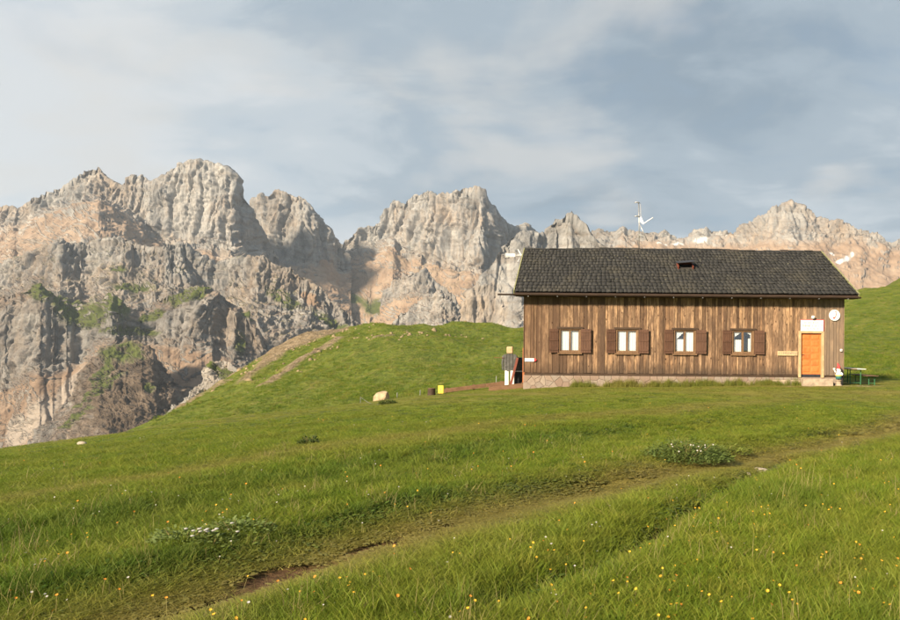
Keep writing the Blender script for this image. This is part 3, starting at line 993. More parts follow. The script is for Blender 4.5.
gm = bpy.data.materials.new('window_glass')
gm.use_nodes = True
nt = gm.node_tree
nt.nodes.clear()
o_ = nt.nodes.new('ShaderNodeOutputMaterial')
mx = nt.nodes.new('ShaderNodeMixShader')
tr = nt.nodes.new('ShaderNodeBsdfTransparent')
tr.inputs[0].default_value = (0.99, 1.0, 1.0, 1)
gl = nt.nodes.new('ShaderNodeBsdfGlossy')
gl.inputs['Roughness'].default_value = 0.02
mx.inputs[0].default_value = 0.14
nt.links.new(tr.outputs[0], mx.inputs[1])
nt.links.new(gl.outputs[0], mx.inputs[2])
nt.links.new(mx.outputs[0], o_.inputs[0])
M['glass'] = gm

# ================================================================ the hut
XL, XR, YF, YB = -2.83, 11.75, 32.0, 40.4
ZP0, ZP1 = -1.28, 2.30            # foot and head of the boarding
SC = F0 / YF


def fx(px):
    return (px - PX0) / SC


def fz(py):
    return (PY0 - py) / SC


hut = empty('mountain_hut', (XL, YF, -2.0), 'long low wooden mountain hut with dark shingle roof and stone footing', 'hut')
HUT_INV = Matrix.Translation((-XL, -YF, 2.0))


def hp(mb, name, mat, parent=None, smooth=False):
    """build a part of the hut given in world coordinates"""
    o = mb.build(name, mat, hut if parent is None else parent, smooth)
    if parent is None:
        o.matrix_parent_inverse = HUT_INV
    return o


def boxpart(name, mat, x0, x1, y0, y1, z0, z1, parent=None, bev=0.0):
    return hp(MB().box(x0, x1, y0, y1, z0, z1, None, bev), name, mat, parent)


# openings: (x0,x1,z0,z1)
ZW0, ZW1 = -0.30, 0.70
WINS = [(fx(560.3), fx(579.3)), (fx(617.2), fx(636.8)), (fx(674.8), fx(694.2)), (fx(733), fx(752.2))]
DX0, DX1, DZ0, DZ1 = fx(800.6), fx(821.4), fz(375.8) - 0.0, fz(331)

# inner shell: walls behind the boarding with holes, back and gable walls
shell = MB()
xs = [XL + 0.05]
for a, b in WINS:
    xs += [a, b]
xs += [DX0, DX1, XR - 0.05]
for i in range(0, len(xs), 2):
    shell.box(xs[i], xs[i + 1], YF + 0.03, YF + 0.25, -1.7, 2.45)
for a, b in WINS:
    shell.box(a, b, YF + 0.03, YF + 0.25, -1.7, ZW0)
    shell.box(a, b, YF + 0.03, YF + 0.25, ZW1, 2.45)
shell.box(DX0, DX1, YF + 0.03, YF + 0.25, DZ1, 2.45)
shell.box(DX0, DX1, YF + 0.03, YF + 0.25, -1.7, DZ0)
wall = hp(shell, 'front_wall', M['dark_wood'])
w2 = MB()
w2.box(XL + 0.05, XR - 0.05, YB - 0.2, YB, -2.2, 2.45)
hp(w2, 'rear_wall', M['plank'])
for x0, x1 in ((XL + 0.02, XL + 0.2), (XR - 0.2, XR - 0.02)):
    gab = MB()
    bm = gab.bm
    q = [(YF + 0.27, 2.35), (YB - 0.22, 2.35), (36.5, 4.62)]
    va = [bm.verts.new((x0, y, z)) for y, z in q]
    vb = [bm.verts.new((x1, y, z)) for y, z in q]
    bm.faces.new(va)
    bm.faces.new(vb[::-1])
    for i in range(3):
        bm.faces.new((va[i], va[(i + 1) % 3], vb[(i + 1) % 3], vb[i]))
    hp(gab, 'gable', M['plank'])
    hp(MB().box(x0, x1, YF + 0.26, YB - 0.21, -2.2, 2.345), 'side_wall', M['plank'])
boxpart('floor', M['interior'], XL + 0.21, XR - 0.21, YF + 0.26, YB - 0.21, -1.5, -1.35)
boxpart('partition', M['interior'], XL + 0.21, XR - 0.21, YF + 1.6, YF + 1.7, -1.34, 2.3)

# upright boards of the front, each its own piece, cut round the openings
rp = random.Random(11)
x = XL
planks = []
while x < XR - 0.05:
    wd = rp.choice((0.10, 0.12, 0.13, 0.15, 0.17, 0.19))
    if XR - x - wd < 0.1:
        wd = XR - x
    spans = [(ZP0 + rp.uniform(-0.015, 0.01), ZP1)]
    for (a, b, z0, z1) in [(a - 0.02, b + 0.02, ZW0 - 0.02, ZW1 + 0.02) for a, b in WINS] + [(DX0 - 0.02, DX1 + 0.02, -3, DZ1 + 0.02)]:
        if x + wd > a and x < b:
            if x < a - 0.03:
                wd = a - x
            elif x + wd > b + 0.03 and x < b - 0.03:
                wd = b - x
            if x + wd / 2 > a and x + wd / 2 < b:
                ns = []
                for s0, s1 in spans:
                    if z0 > s0:
                        ns.append((s0, z0))
                    if z1 < s1:
                        ns.append((z1, s1))
                spans = ns
    proud = rp.choice((0.0, 0.0, 0.006, 0.012, 0.028, 0.034))
    for s0, s1 in spans:
        g = 0.008 if proud < 0.02 else -0.008
        planks.append((x + g, x + wd - g, YF - 0.004 - proud, YF + 0.028, s0, s1))
    x += wd
for i, q in enumerate(planks):
    cx, cz = (q[0] + q[1]) / 2, q[4]
    mb = MB().box(q[0] - cx, q[1] - cx, q[2] - YF, q[3] - YF, 0, q[5] - cz)
    mb.bm.faces.ensure_lookup_table()
    o = mb.build('plank', M['plank'], wall)
    o.location = (cx, YF, cz)
# ledger at the foot of the boards
boxpart('sill_beam', M['dark_wood'], XL + 0.02, DX0 - 0.14, YF - 0.065, YF + 0.02, ZP0 - 0.10, ZP0 - 0.022, None, 0.006)
boxpart('corner_board', M['plank'], XL - 0.03, XL - 0.002, YF - 0.05, YF + 0.2, ZP0, ZP1)
boxpart('corner_board', M['plank'], XR + 0.002, XR + 0.03, YF - 0.05, YF + 0.2, -1.5, ZP1)

# stone footing: each stone a cell of an uneven pattern
foot = hp(MB().box(XL + 0.03, XR - 0.02, YF - 0.01, YF + 0.24, -2.7, ZP0 - 0.11), 'stone_footing', M['mortar'])


def clip(poly, a, b, c):
    out = []
    for (p, q) in zip(poly, poly[1:] + poly[:1]):
        dp, dq = a * p[0] + b * p[1] - c, a * q[0] + b * q[1] - c
        if dp <= 0:
            out.append(p)
        if dp * dq < 0:
            k = dp / (dp - dq)
            out.append((p[0] + k * (q[0] - p[0]), p[1] + k * (q[1] - p[1])))
    return out


rs = random.Random(5)
FZ1 = ZP0 - 0.115
sites = []
xx = XL + 0.1
while xx < XR + 0.3:
    for k in range(4):
        sites.append((xx + rs.uniform(-0.16, 0.16) + (0.17 if k % 2 else 0), FZ1 - 0.12 - 0.25 * k + rs.uniform(-0.09, 0.09)))
    xx += 0.34
for s in sites:
    poly = [(XL - 0.02, -2.45), (XR + 0.0, -2.45), (XR + 0.0, FZ1), (XL - 0.02, FZ1)]
    for q in sites:
        if q is s or abs(q[0] - s[0]) > 1.2:
            continue
        a, b = q[0] - s[0], q[1] - s[1]
        ln = math.hypot(a, b)
        c = a * (s[0] + q[0]) / 2 + b * (s[1] + q[1]) / 2 - 0.004 * ln
        poly = clip(poly, a, b, c)
        if len(poly) < 3:
            break
    if len(poly) < 3:
        continue
    if min(p[1] for p in poly) > FZ1 - 0.02:
        continue
    cx = sum(p[0] for p in poly) / len(poly)
    cz = sum(p[1] for p in poly) / len(poly)
    if cx > fx(799) - 0.1 and cx < fx(829.5):
        continue
    pr = rs.uniform(0.02, 0.05)
    mb = MB()
    bm = mb.bm
    ra = [bm.verts.new((p[0] - cx, 0.0, p[1] - cz)) for p in poly]
    rb = [bm.verts.new((p[0] - cx, -pr * 0.6, p[1] - cz)) for p in poly]
    rc = [bm.verts.new(((p[0] - cx) * 0.88, -pr * 0.6 - 0.012, (p[1] - cz) * 0.88)) for p in poly]
    n = len(poly)
    for u, v in ((ra, rb), (rb, rc)):
        for i in range(n):
            bm.faces.new((u[i], u[(i + 1) % n], v[(i + 1) % n], v[i]))
    bm.faces.new(rc)
    o = mb.build('stone', M['stone'], foot)
    o.location = (cx, YF - 0.011, cz)

# ---- windows
WSPEC = ['drawn', 'drawn', 'tied', 'open']
for wi, (a, b) in enumerate(WINS):
    zc = 0.0
    win = hp(MB().box(a - 0.07, a - 0.002, YF - 0.05, YF + 0.20, ZW0 - 0.06, ZW1 + 0.06).box(b + 0.002, b + 0.07, YF - 0.05, YF + 0.20, ZW0 - 0.06, ZW1 + 0.06)
             .box(a - 0.0015, b + 0.0015, YF - 0.048, YF + 0.20, ZW1 - 0.012, ZW1 + 0.055).box(a - 0.0015, b + 0.0015, YF - 0.048, YF + 0.20, ZW0 - 0.055, ZW0 + 0.012), 'window', M['frame_wood'])
    hp(MB().box(a - 0.16, b + 0.16, YF - 0.10, YF - 0.052, ZW1 + 0.035, ZW1 + 0.12), 'head_board', M['dark_wood'], win)
    hp(MB().box(a - 0.12, b + 0.12, YF - 0.12, YF - 0.052, ZW0 - 0.12, ZW0 - 0.065), 'sill', M['frame_wood'], win)
    mid = (a + b) / 2
    for (p, q) in ((a + 0.004, mid - 0.004), (mid + 0.004, b - 0.004)):
        f = MB()
        fw = 0.042
        y0, y1 = YF + 0.0, YF + 0.05
        z0, z1 = ZW0 + 0.014, ZW1 - 0.014
        f.box(p, p + fw, y0, y1, z0, z1).box(q - fw, q, y0, y1, z0, z1).box(p + fw, q - fw, y0, y1, z1 - fw, z1).box(p + fw, q - fw, y0, y1, z0, z0 + fw)
        hp(f, 'casement', M['frame_wood'], win)
        hp(MB().box(p + fw - 0.005, q - fw + 0.005, YF + 0.022, YF + 0.028, z0 + fw - 0.005, z1 - fw + 0.005), 'pane', M['glass'], win)

    def cloth(name, x0, x1, zt, zb, cut=None, yy=0.075):
        """hanging cloth with folds; cut(u) gives the lower edge"""
        nu, nv = 36, 10
        V = []
        for i in range(nu):
            u = i / (nu - 1)
            lo = zb if cut is None else cut(u)
            for j in range(nv):
                v = j / (nv - 1)
                z = zt + (lo - zt) * v
                y = YF + yy + 0.016 * math.sin(u * 34 + wi) * (0.4 + 0.6 * v) + 0.006 * math.sin(u * 71 + 2)
                V.append((x0 + (x1 - x0) * u, y, z))
        me = grid_mesh(name, np.array(V), nu, nv)
        o = link(name, me, M['curtain'], win, True)
        return o
    if WSPEC[wi] == 'drawn':
        cloth('curtain', a - 0.03, mid + 0.01, ZW1 + 0.03, ZW0 - 0.03)
        cloth('curtain', mid - 0.01, b + 0.03, ZW1 + 0.03, ZW0 - 0.03, None, 0.105)
    elif WSPEC[wi] == 'tied':
        cloth('curtain', a - 0.03, mid + 0.01, 0.30, ZW0 - 0.03, None, 0.105)
        cloth('curtain', a - 0.03, mid, ZW1 + 0.03, 0, lambda u: 0.26 + 0.46 * max(0.0, u - 0.12) ** 1.1 if u > 0.12 else 0.26)
        cloth('curtain', mid, b + 0.03, ZW1 + 0.03, ZW0 - 0.03)
    else:
        cloth('curtain', a - 0.03, mid, ZW1 + 0.03, 0, lambda u: 0.34 + 0.34 * u)
        cloth('curtain', a - 0.03, mid - 0.05, 0.30, ZW0 - 0.03, None, 0.105)
        cloth('curtain', mid, b + 0.03, ZW1 + 0.03, 0, lambda u: 0.66 - 0.26 * max(0, u - 0.25) if u < 0.8 else -0.3)
        cloth('curtain', b - 0.17, b + 0.03, 0.36, ZW0 - 0.03, None, 0.105)
    # shutters folded back on the boards, each of boards and two ledges
    for sgn, hx in ((-1, a - 0.075), (1, b + 0.075)):
        sw = 0.43 if sgn < 0 else 0.47
        ang = R(rp.uniform(3, 9))
        root = MB()
        nb = 4
        for k in range(nb):
            root.box(k * sw / nb + 0.003, (k + 1) * sw / nb - 0.003, -0.026, 0.0, -0.56, 0.53)
        s_o = root.build('shutter', M['shutter_wood'], win)
        Mx = Matrix.Translation((hx, YF - 0.065, 0.20)) @ Matrix.Rotation(-sgn * ang, 4, 'Z')
        if sgn < 0:
            Mx = Mx @ Matrix.Scale(-1, 4, (1, 0, 0))
        s_o.data.transform(Mx)
        led = MB()
        for zz in (-0.42, 0.02, 0.40):
            led.box(0.02, sw - 0.02, -0.046, -0.0265, zz - 0.03, zz + 0.03)
        l_o = led.mesh('ledge')
        l_o.transform(Mx)
        if sgn < 0:
            s_o.data.flip_normals()
            l_o.flip_normals()
        lo = link('shutter_ledge', l_o, M['shutter_wood'], win)

# ---- door
door = hp(MB().box(DX0 + 0.012, DX1 - 0.012, YF + 0.06, YF + 0.11, DZ0 + 0.16, DZ1 - 0.012), 'door', M['door_wood'])
dw = (DX1 - DX0)
zs = [DZ0 + 0.22, DZ0 + 0.52, DZ0 + 0.82, DZ0 + 1.12, DZ0 + 1.42, DZ0 + 1.72, DZ1 - 0.06]
for r0, r1 in zip(zs, zs[1:]):
    for c0, c1 in ((DX0 + 0.09, DX0 + dw / 2 - 0.035), (DX0 + dw / 2 + 0.035, DX1 - 0.09)):
        mb = MB()
        bm = mb.bm
        o0 = [(c0, r0 + 0.035), (c1, r0 + 0.035), (c1, r1 - 0.035), (c0, r1 - 0.035)]
        i0 = [(c0 + 0.05, r0 + 0.075), (c1 - 0.05, r0 + 0.075), (c1 - 0.05, r1 - 0.075), (c0 + 0.05, r1 - 0.075)]
        va = [bm.verts.new((x_, YF + 0.0585, z_)) for x_, z_ in o0]
        vb = [bm.verts.new((x_, YF + 0.046, z_)) for x_, z_ in i0]
        for i in range(4):
            bm.faces.new((va[i], va[(i + 1) % 4], vb[(i + 1) % 4], vb[i]))
        bm.faces.new(vb)
        bm.faces.new(va[::-1])
        hp(mb, 'door_panel', M['door_wood'], door)
hp(MB().box(DX0 + 0.012, DX1 - 0.012, YF + 0.052, YF + 0.112, DZ0 + 0.02, DZ0 + 0.158), 'kick_plate', M['dark_metal'], door)
hp(MB().box(DX0 + 0.04, DX0 + 0.075, YF + 0.045, YF + 0.0585, DZ0 + 0.92, DZ0 + 1.12).tube([(DX0 + 0.057, YF + 0.055, DZ0 + 1.05), (DX0 + 0.057, YF + 0.005, DZ0 + 1.05), (DX0 + 0.17, YF + 0.002, DZ0 + 1.05)], 0.010, 8), 'handle', M['dark_metal'], door)
fr_ = MB()
fr_.box(DX0 - 0.11, DX0 + 0.008, YF - 0.06, YF + 0.14, DZ0 + 0.01, DZ1 + 0.09)
fr_.box(DX1 - 0.008, DX1 + 0.11, YF - 0.06, YF + 0.14, DZ0 + 0.01, DZ1 + 0.09)
fr_.box(DX0 + 0.0085, DX1 - 0.0085, YF - 0.058, YF + 0.14, DZ1 - 0.008, DZ1 + 0.088)
hp(fr_, 'door_frame', M['pale_wood'])
stp = MB().box(fx(799.4), fx(829), YF - 0.62, YF - 0.005, -2.3, DZ0 - 0.02, None, 0.02)
hp(stp, 'doorstep', M['concrete'])
hp(MB().box(fx(772), fx(799.2), YF - 0.22, YF - 0.06, -2.3, DZ0 - 0.10, None, 0.02), 'step_kerb', M['concrete'])

# ---- roof
EY, EZ, RY, RZ = 31.45, 2.34, 36.5, 4.95
RX0, RX1 = -3.23, 12.20
sl_ = math.atan2(RZ - EZ, RY - EY)
LEN = math.hypot(RZ - EZ, RY - EY)
SV = Vector((0, math.cos(sl_), math.sin(sl_)))
NV = Vector((0, -math.sin(sl_), math.cos(sl_)))


def sag(x):
    return 0.035 * math.sin((x + 1) * 0.35) + 0.02 * math.sin(x * 1.3) - 0.0


def roof_pt(x, s, h):
    p = Vector((x, EY, EZ)) + SV * s + NV * h
    p.z += sag(x) * (s / LEN)
    return p


deck = MB()
bm = deck.bm
nseg = 24
rows = []
for i in range(nseg + 1):
    x_ = RX0 + 0.03 + (RX1 - RX0 - 0.06) * i / nseg
    f0, f1 = roof_pt(x_, 0.02, -0.03), roof_pt(x_, LEN, -0.03)
    b1 = Vector((x_, RY + (RY - EY), EZ - 0.02))
    rows.append([bm.verts.new(p) for p in (f0, f1, b1, b1 - Vector((0, 0, 0.12)), f1 - Vector((0, 0, 0.14)), f0 - Vector((0, 0, 0.10)))])
for r0, r1 in zip(rows, rows[1:]):
    for k in range(6):
        bm.faces.new((r0[k], r0[(k + 1) % 6], r1[(k + 1) % 6], r1[k]))
bm.faces.new(rows[0])
bm.faces.new(rows[-1][::-1])
roof = hp(deck, 'roof', M['dark_wood'])
NC = 15
ch = LEN / NC
rr = random.Random(21)
SV_L, SQ_L, ST_L, single = [], [], [], []
bx_q = np.array([(0, 1, 3, 2), (4, 6, 7, 5), (0, 4, 5, 1), (2, 3, 7, 6), (0, 2, 6, 4), (1, 5, 7, 3)])
HX0, HX1 = 4.45, 5.25
for cidx in range(NC):
    s0 = cidx * ch
    x = RX0 - rr.uniform(0, 0.15)
    while x < RX1:
        wd = rr.uniform(0.13, 0.27)
        x0, x1 = max(x, RX0) + 0.0025, min(x + wd, RX1) - 0.0025
        x += wd
        if x1 - x0 < 0.05:
            continue
        ds = rr.uniform(-0.018, 0.016)
        lift = rr.uniform(0.0, 0.012)
        th = rr.uniform(0.032, 0.044)
        tone = min(1, max(0, rr.gauss(0.42, 0.15)))
        pts = []
        tw = rr.uniform(-0.004, 0.004)
        for xq in (x0, x1):
            for (sq, hq) in ((s0 + ds - 0.02, 0.045 + lift), (min(s0 + ch * 1.55, LEN - 0.002), 0.002)):
                for hh in (0.0, th):
                    pts.append(roof_pt(xq, sq, hq + hh + (tw if xq == x0 else -tw)))
        # order: x, s, h
        if cidx < 4:
            single.append((pts, tone))
        else:
            b0 = len(SV_L)
            SV_L += [tuple(p) for p in pts]
            SQ_L += [tuple(b0 + q for q in f) for f in bx_q]
            ST_L += [tone] * 8
SQ_A = np.array(SQ_L)
me = np_mesh('shingles', np.array(SV_L), SQ_A)
set_attr(me, 'tone', ST_L)
sh_o = link('shingles', me, M['shingle'], roof)
sh_o['kind'] = 'stuff'
bm_ = bmesh.new()
bm_.from_mesh(me)
bmesh.ops.recalc_face_normals(bm_, faces=bm_.faces)
bm_.to_mesh(me)
bm_.free()
for pts, tone in single[:300]:
    c0 = sum(pts, Vector()) / 8
    me = np_mesh('shingle', np.array([tuple(p - c0) for p in pts]), bx_q)
    bm_ = bmesh.new()
    bm_.from_mesh(me)
    bmesh.ops.recalc_face_normals(bm_, faces=bm_.faces)
    bm_.to_mesh(me)
    bm_.free()
    set_attr(me, 'tone', [tone] * 8)
    o = link('shingle', me, M['shingle'], roof)
    o.location = c0
rest = single[300:]
if rest:
    V = [tuple(p) for pts, _ in rest for p in pts]
    Q = np.concatenate([bx_q + 8 * i for i in range(len(rest))])
    me = np_mesh('shingles_low', np.array(V), Q)
    set_attr(me, 'tone', [t_ for _, t_ in rest for _k in range(8)])
    o = link('shingles', me, M['shingle'], roof)
    o['kind'] = 'stuff'
# rear slope shingle sheet, ridge cap, mossy rake boards
rs_ = MB()
for c_ in range(10):
    s0 = c_ / 10
    z0, z1 = EZ + (RZ - EZ) * s0, EZ + (RZ - EZ) * (s0 + 0.12)
    y0, y1 = 2 * RY - EY - (RY - EY) * s0, 2 * RY - EY - (RY - EY) * (s0 + 0.1)
    v = [rs_.bm.verts.new(p) for p in ((RX0, y0, z0 + 0.06), (RX1, y0, z0 + 0.06), (RX1, y1 + 0.01, z1 - 0.02), (RX0, y1 + 0.01, z1 - 0.02))]
    rs_.bm.faces.new(v)
hp(rs_, 'rear_slope', M['shingle'], roof)
for i in range(36):
    x0 = RX0 + (RX1 - RX0) * i / 36
    x1 = x0 + (RX1 - RX0) / 36
    zz = RZ + sag((x0 + x1) / 2) + rr.uniform(0.0, 0.03)
    mb = MB().box(-(x1 - x0) / 2 + 0.004, (x1 - x0) / 2 - 0.004, -0.13, 0.004, -0.012, 0.012, Matrix.Rotation(sl_ + R(rr.uniform(-3, 3)), 4, 'X'))
    o = mb.build('ridge_shingle', M['shingle'], roof)
    set_attr(o.data, 'tone', [rr.uniform(0.3, 0.9)] * len(o.data.vertices))
    o.location = ((x0 + x1) / 2, RY + 0.01, zz + 0.075)
for x_, sx_ in ((RX0 - 0.028, 1), (RX1 + 0.028, -1)):
    mb = MB()
    bm = mb.bm
    ring = []
    for s in np.linspace(-0.05, LEN, 14):
        c_ = roof_pt(x_, s, 0)
        ring.append([bm.verts.new(c_ + Vector((dx, 0, 0)) + NV * dh) for dx, dh in ((-0.025, -0.14), (0.025, -0.14), (0.025, 0.10 + 0.012 * rr.random()), (-0.025, 0.10))])
    for q, s in zip(ring, ring[1:]):
        for k in range(4):
            bm.faces.new((q[k], q[(k + 1) % 4], s[(k + 1) % 4], s[k]))
    bm.faces.new(ring[0][::-1])
    bm.faces.new(ring[-1])
    hp(mb, 'rake_board', M['moss_board'], roof)
# eave: soffit, fascia, wooden gutter running past the left gable, brackets
boxpart('fascia', M['gutter_wood'], RX0, RX1, EY - 0.03, EY - 0.002, EZ - 0.17, EZ - 0.012, roof)
boxpart('soffit', M['dark_wood'], RX0 + 0.02, RX1 - 0.02, EY, YF - 0.05, EZ - 0.16, EZ - 0.135, roof)
gt = MB()
prof = [(0.075 * math.cos(a_), 0.075 * math.sin(a_)) for a_ in np.linspace(math.pi, 2 * math.pi, 9)] + [(0.058 * math.cos(a_), 0.058 * math.sin(a_)) for a_ in np.linspace(2 * math.pi, math.pi, 9)]
ga = [gt.bm.verts.new((-3.97, EY - 0.115 + y_, EZ - 0.075 + z_)) for y_, z_ in prof]
gb = [gt.bm.verts.new((12.28, EY - 0.115 + y_, EZ - 0.085 + z_)) for y_, z_ in prof]
n = len(prof)
for i in range(n):
    gt.bm.faces.new((ga[i], ga[(i + 1) % n], gb[(i + 1) % n], gb[i]))
gt.bm.faces.new(ga)
gt.bm.faces.new(gb[::-1])
gut = hp(gt, 'gutter', M['gutter_wood'], roof)
for i in range(12):
    bxp = -2.6 + i * 1.3
    hp(MB().box(bxp - 0.012, bxp + 0.012, EY - 0.20, EY - 0.031, EZ - 0.20, EZ - 0.165), 'gutter_bracket', M['metal_grey'], roof)
# roof hatch, propped a little open
hc = roof_pt((HX0 + HX1) / 2 - 0.05, LEN * 0.50, 0.06)
HM = Matrix.Translation(hc) @ Matrix.Rotation(sl_, 4, 'X')
fr_h = MB()
fr_h.box(-0.38, -0.33, -0.02, 0.62, 0.0, 0.16, HM).box(0.33, 0.38, -0.02, 0.62, 0.0, 0.16, HM).box(-0.33, 0.33, 0.57, 0.62, 0.0, 0.16, HM)
hat = hp(fr_h, 'roof_hatch', M['brown_red'])
hp(MB().box(-0.33, 0.33, 0.0, 0.57, 0.0, 0.03, HM), 'hatch_pane', M['interior'], hat)
LM = HM @ Matrix.Translation((0, 0.62, 0.17)) @ Matrix.Rotation(R(-16), 4, 'X') @ Matrix.Rotation(R(-5), 4, 'Y')
hp(MB().box(-0.42, 0.42, -0.68, 0.02, 0.0, 0.03, LM), 'hatch_lid', M['dark_metal'], hat)

# ================================================================ things on the front
YS = YF - 0.055


def text_on(parent, body, size, x, z, y, mat, sx=1.0, name='lettering'):
    cu = bpy.data.curves.new(name, 'FONT')
    cu.body = body
    cu.size = size
    cu.align_x = 'CENTER'
    cu.align_y = 'CENTER'
    cu.extrude = 0.001
    tmp = bpy.data.objects.new(name, cu)
    C.objects.link(tmp)
    dg = bpy.context.evaluated_depsgraph_get()
    me = bpy.data.meshes.new_from_object(tmp.evaluated_get(dg))
    bpy.data.objects.remove(tmp)
    me.transform(Matrix.Translation((x, y, z)) @ Matrix.Rotation(R(90), 4, 'X') @ Matrix.Diagonal((sx, 1, 1, 1)))
    return link(name, me, mat, parent)


# sign board over the door
sx0, sx1, sz0, sz1 = fx(800.0), fx(822.6), fz(329.2), fz(318.2)
o = empty('sign_board', ((sx0 + sx1) / 2, YS, sz0), 'white sign board with faint red lettering above the orange door', 'sign')
w_s, h_s = sx1 - sx0, sz1 - sz0
MB().box(-w_s / 2, w_s / 2, -0.03, 0.0, 0, h_s).build('panel', M['white_paint'], o)
MB().box(-w_s / 2 - 0.02, w_s / 2 + 0.02, -0.034, 0.002, h_s + 0.001, h_s + 0.022).box(w_s / 2 + 0.001, w_s / 2 + 0.022, -0.034, 0.002, 0, h_s).build('edging', M['red_paint'], o)
# the photograph's lettering is too soft to read: rows of red strokes of that height and length
rt = random.Random(3)
for row, (zc_, hh, x_a, x_b) in enumerate(((h_s * 0.76, 0.085, -0.34, 0.34), (h_s * 0.48, 0.095, -0.45, 0.46), (h_s * 0.20, 0.075, -0.30, 0.26))):
    mb = MB()
    xq = x_a
    while xq < x_b:
        ww = rt.uniform(0.028, 0.05)
        if rt.random() < 0.84:
            k = rt.randrange(4)
            t_ = 0.011
            if k in (0, 1, 2):
                mb.box(xq, xq + t_, -0.0335, -0.0302, zc_ - hh / 2, zc_ + hh / 2)
            if k in (1, 3):
                mb.box(xq + ww - t_, xq + ww, -0.0334, -0.0301, zc_ - hh / 2, zc_ + hh / 2)
            if k in (0, 3):
                mb.box(xq + t_ if k == 0 else xq, xq + ww - (0 if k == 0 else t_), -0.0333, -0.0303, zc_ + hh / 2 - t_, zc_ + hh / 2)
            if k in (1, 2):
                mb.box(xq + t_, xq + ww - (t_ if k == 1 else 0), -0.0332, -0.0304, zc_ - t_ / 2, zc_ + t_ / 2)
        xq += ww + 0.018
    mb.build('lettering', M['red_text'], o)

# lamp over the sign
o = empty('wall_lamp', (fx(811.6), YS, fz(317.6)), 'small white wall lamp above the door sign', 'lamp')
MB().box(-0.03, 0.03, -0.02, 0.03, 0.0, 0.10).tube([(0, -0.01, 0.06), (0, -0.09, 0.09), (0, -0.13, 0.07)], 0.012).build('bracket', M['metal_grey'], o)
MB().lathe([(0.035, 0.15), (0.075, 0.13), (0.082, 0.06), (0.055, 0.02), (0.02, 0.0)], 16, (0, -0.13, 0.02)).build('lamp_shade', M['white_paint'], o, True)

# round sign
o = empty('round_sign', (fx(833.7), YS, fz(313.2)), 'round white sign with a red mark on the boards right of the door', 'sign')
MB().lathe([(0.25, 0.0), (0.255, 0.008), (0.255, 0.022), (0.25, 0.03)], 40).build('disc', M['white_paint'], o).rotation_euler = (R(90), 0, 0)
mb = MB()
arc = [(0.015, 0.16), (0.045, 0.175), (0.075, 0.15), (0.075, 0.08), (0.06, 0.0), (0.035, -0.07), (0.0, -0.12), (-0.045, -0.14), (-0.06, -0.10)]
mb.tube([(x_, -0.034, z_) for x_, z_ in arc], 0.014, 6)
mb.lathe([(0.001, 0), (0.04, 0.004), (0.04, 0.012), (0.001, 0.014)], 14, (-0.03, -0.12, 0.0))
me = mb.bm
bm = mb.bm
ob = mb.build('red_mark', M['red_paint'], o)
for v in ob.data.vertices[len(arc) * 6:]:
    x_, y_, z_ = v.co
    v.co = (x_, -0.031 - z_, y_)

# long name plate left of the door
o = empty('name_plate', (fx(787.2), YS, fz(351.5)), 'long pale wooden plate with small dark lettering left of the door', 'sign')
MB().box(-0.46, 0.46, -0.03, 0.0, -0.11, 0.10, None, 0.006).build('board', M['pale_wood'], o)
mb = MB()
xq = -0.40
while xq < 0.38:
    ww = rt.uniform(0.03, 0.055)
    if rt.random() < 0.85:
        mb.box(xq, xq + 0.012, -0.0335, -0.0302, -0.035, 0.035)
        mb.box(xq + 0.0125, xq + ww, -0.0334, -0.0303, rt.choice((-0.035, 0.0, 0.022)), rt.choice((0.0225, 0.035)))
    xq += ww + 0.02
mb.build('lettering', M['text_grey'], o)

# trail arrow sign at the left corner
x0, x1, zc_ = fx(525.0), fx(536.2), fz(360.3)
o = empty('trail_sign', ((x0 + x1) / 2, YS, zc_), 'white trail arrow with red tip on dark boards at the hut corner', 'sign')
ww = (x1 - x0) / 2
MB().prism([(-ww, -0.075), (ww - 0.09, -0.075), (ww - 0.09, 0.075), (-ww, 0.075)], -0.02, 0.0).build('arrow_board', M['white_paint'], o)
MB().prism([(ww - 0.089, -0.075), (ww - 0.02, -0.055), (ww + 0.03, 0.0), (ww - 0.02, 0.055), (ww - 0.089, 0.075)], -0.021, -0.001).build('arrow_tip', M['red_paint'], o)

o = empty('door_bell', (fx(840.6), YS, fz(348)), 'small white box on the boards at the hut corner', 'box')
MB().box(-0.05, 0.05, -0.05, 0.0, -0.055, 0.055, None, 0.01).build('case', M['white_paint'], o)
MB().lathe([(0.018, 0), (0.018, 0.008)], 12, (0, 0, 0.051)).build('button', M['dark_metal'], o).rotation_euler = (R(90), 0, 0)

# ================================================================ antennas
ax = 2.72
azr = RZ + sag(ax)
o = empty('television_antenna', (ax, RY + 0.05, azr - 0.05), 'tall grey aerial mast with white panel standing on the roof ridge', 'antenna')
MB().tube([(0, 0, 0), (0.0, 0, 1.4), (-0.04, 0, 2.55)], 0.026, 8).build('mast', M['metal_grey'], o, True)
for zz in (2.50, 1.78):
    mb = MB()
    mb.tube([(0.02, -0.05, zz), (-0.05, -0.05, zz + 0.03), (-0.16, -0.06, zz + 0.035), (-0.27, -0.06, zz + 0.01)], [0.022, 0.038, 0.034, 0.014], 8)
    mb.build('aerial_arm', M['metal_grey'], o, True)
mb = MB()
for k in range(6):
    zz = 1.86 + k * 0.10
    mb.tube([(-0.09 + 0.008 * k, -0.03, zz), (0.07 + 0.004 * k, 0.03, zz + 0.015)], 0.011, 6)
mb.tube([(0.055, 0.02, 2.5), (0.09, 0.02, 1.8)], 0.012, 6)
mb.build('dipole_array', M['metal_grey'], o)
pn = MB()
pn.prism([(0.02, 1.74), (0.10, 1.78), (0.26, 1.42), (0.20, 1.38), (0.05, 1.52)], -0.07, -0.03)
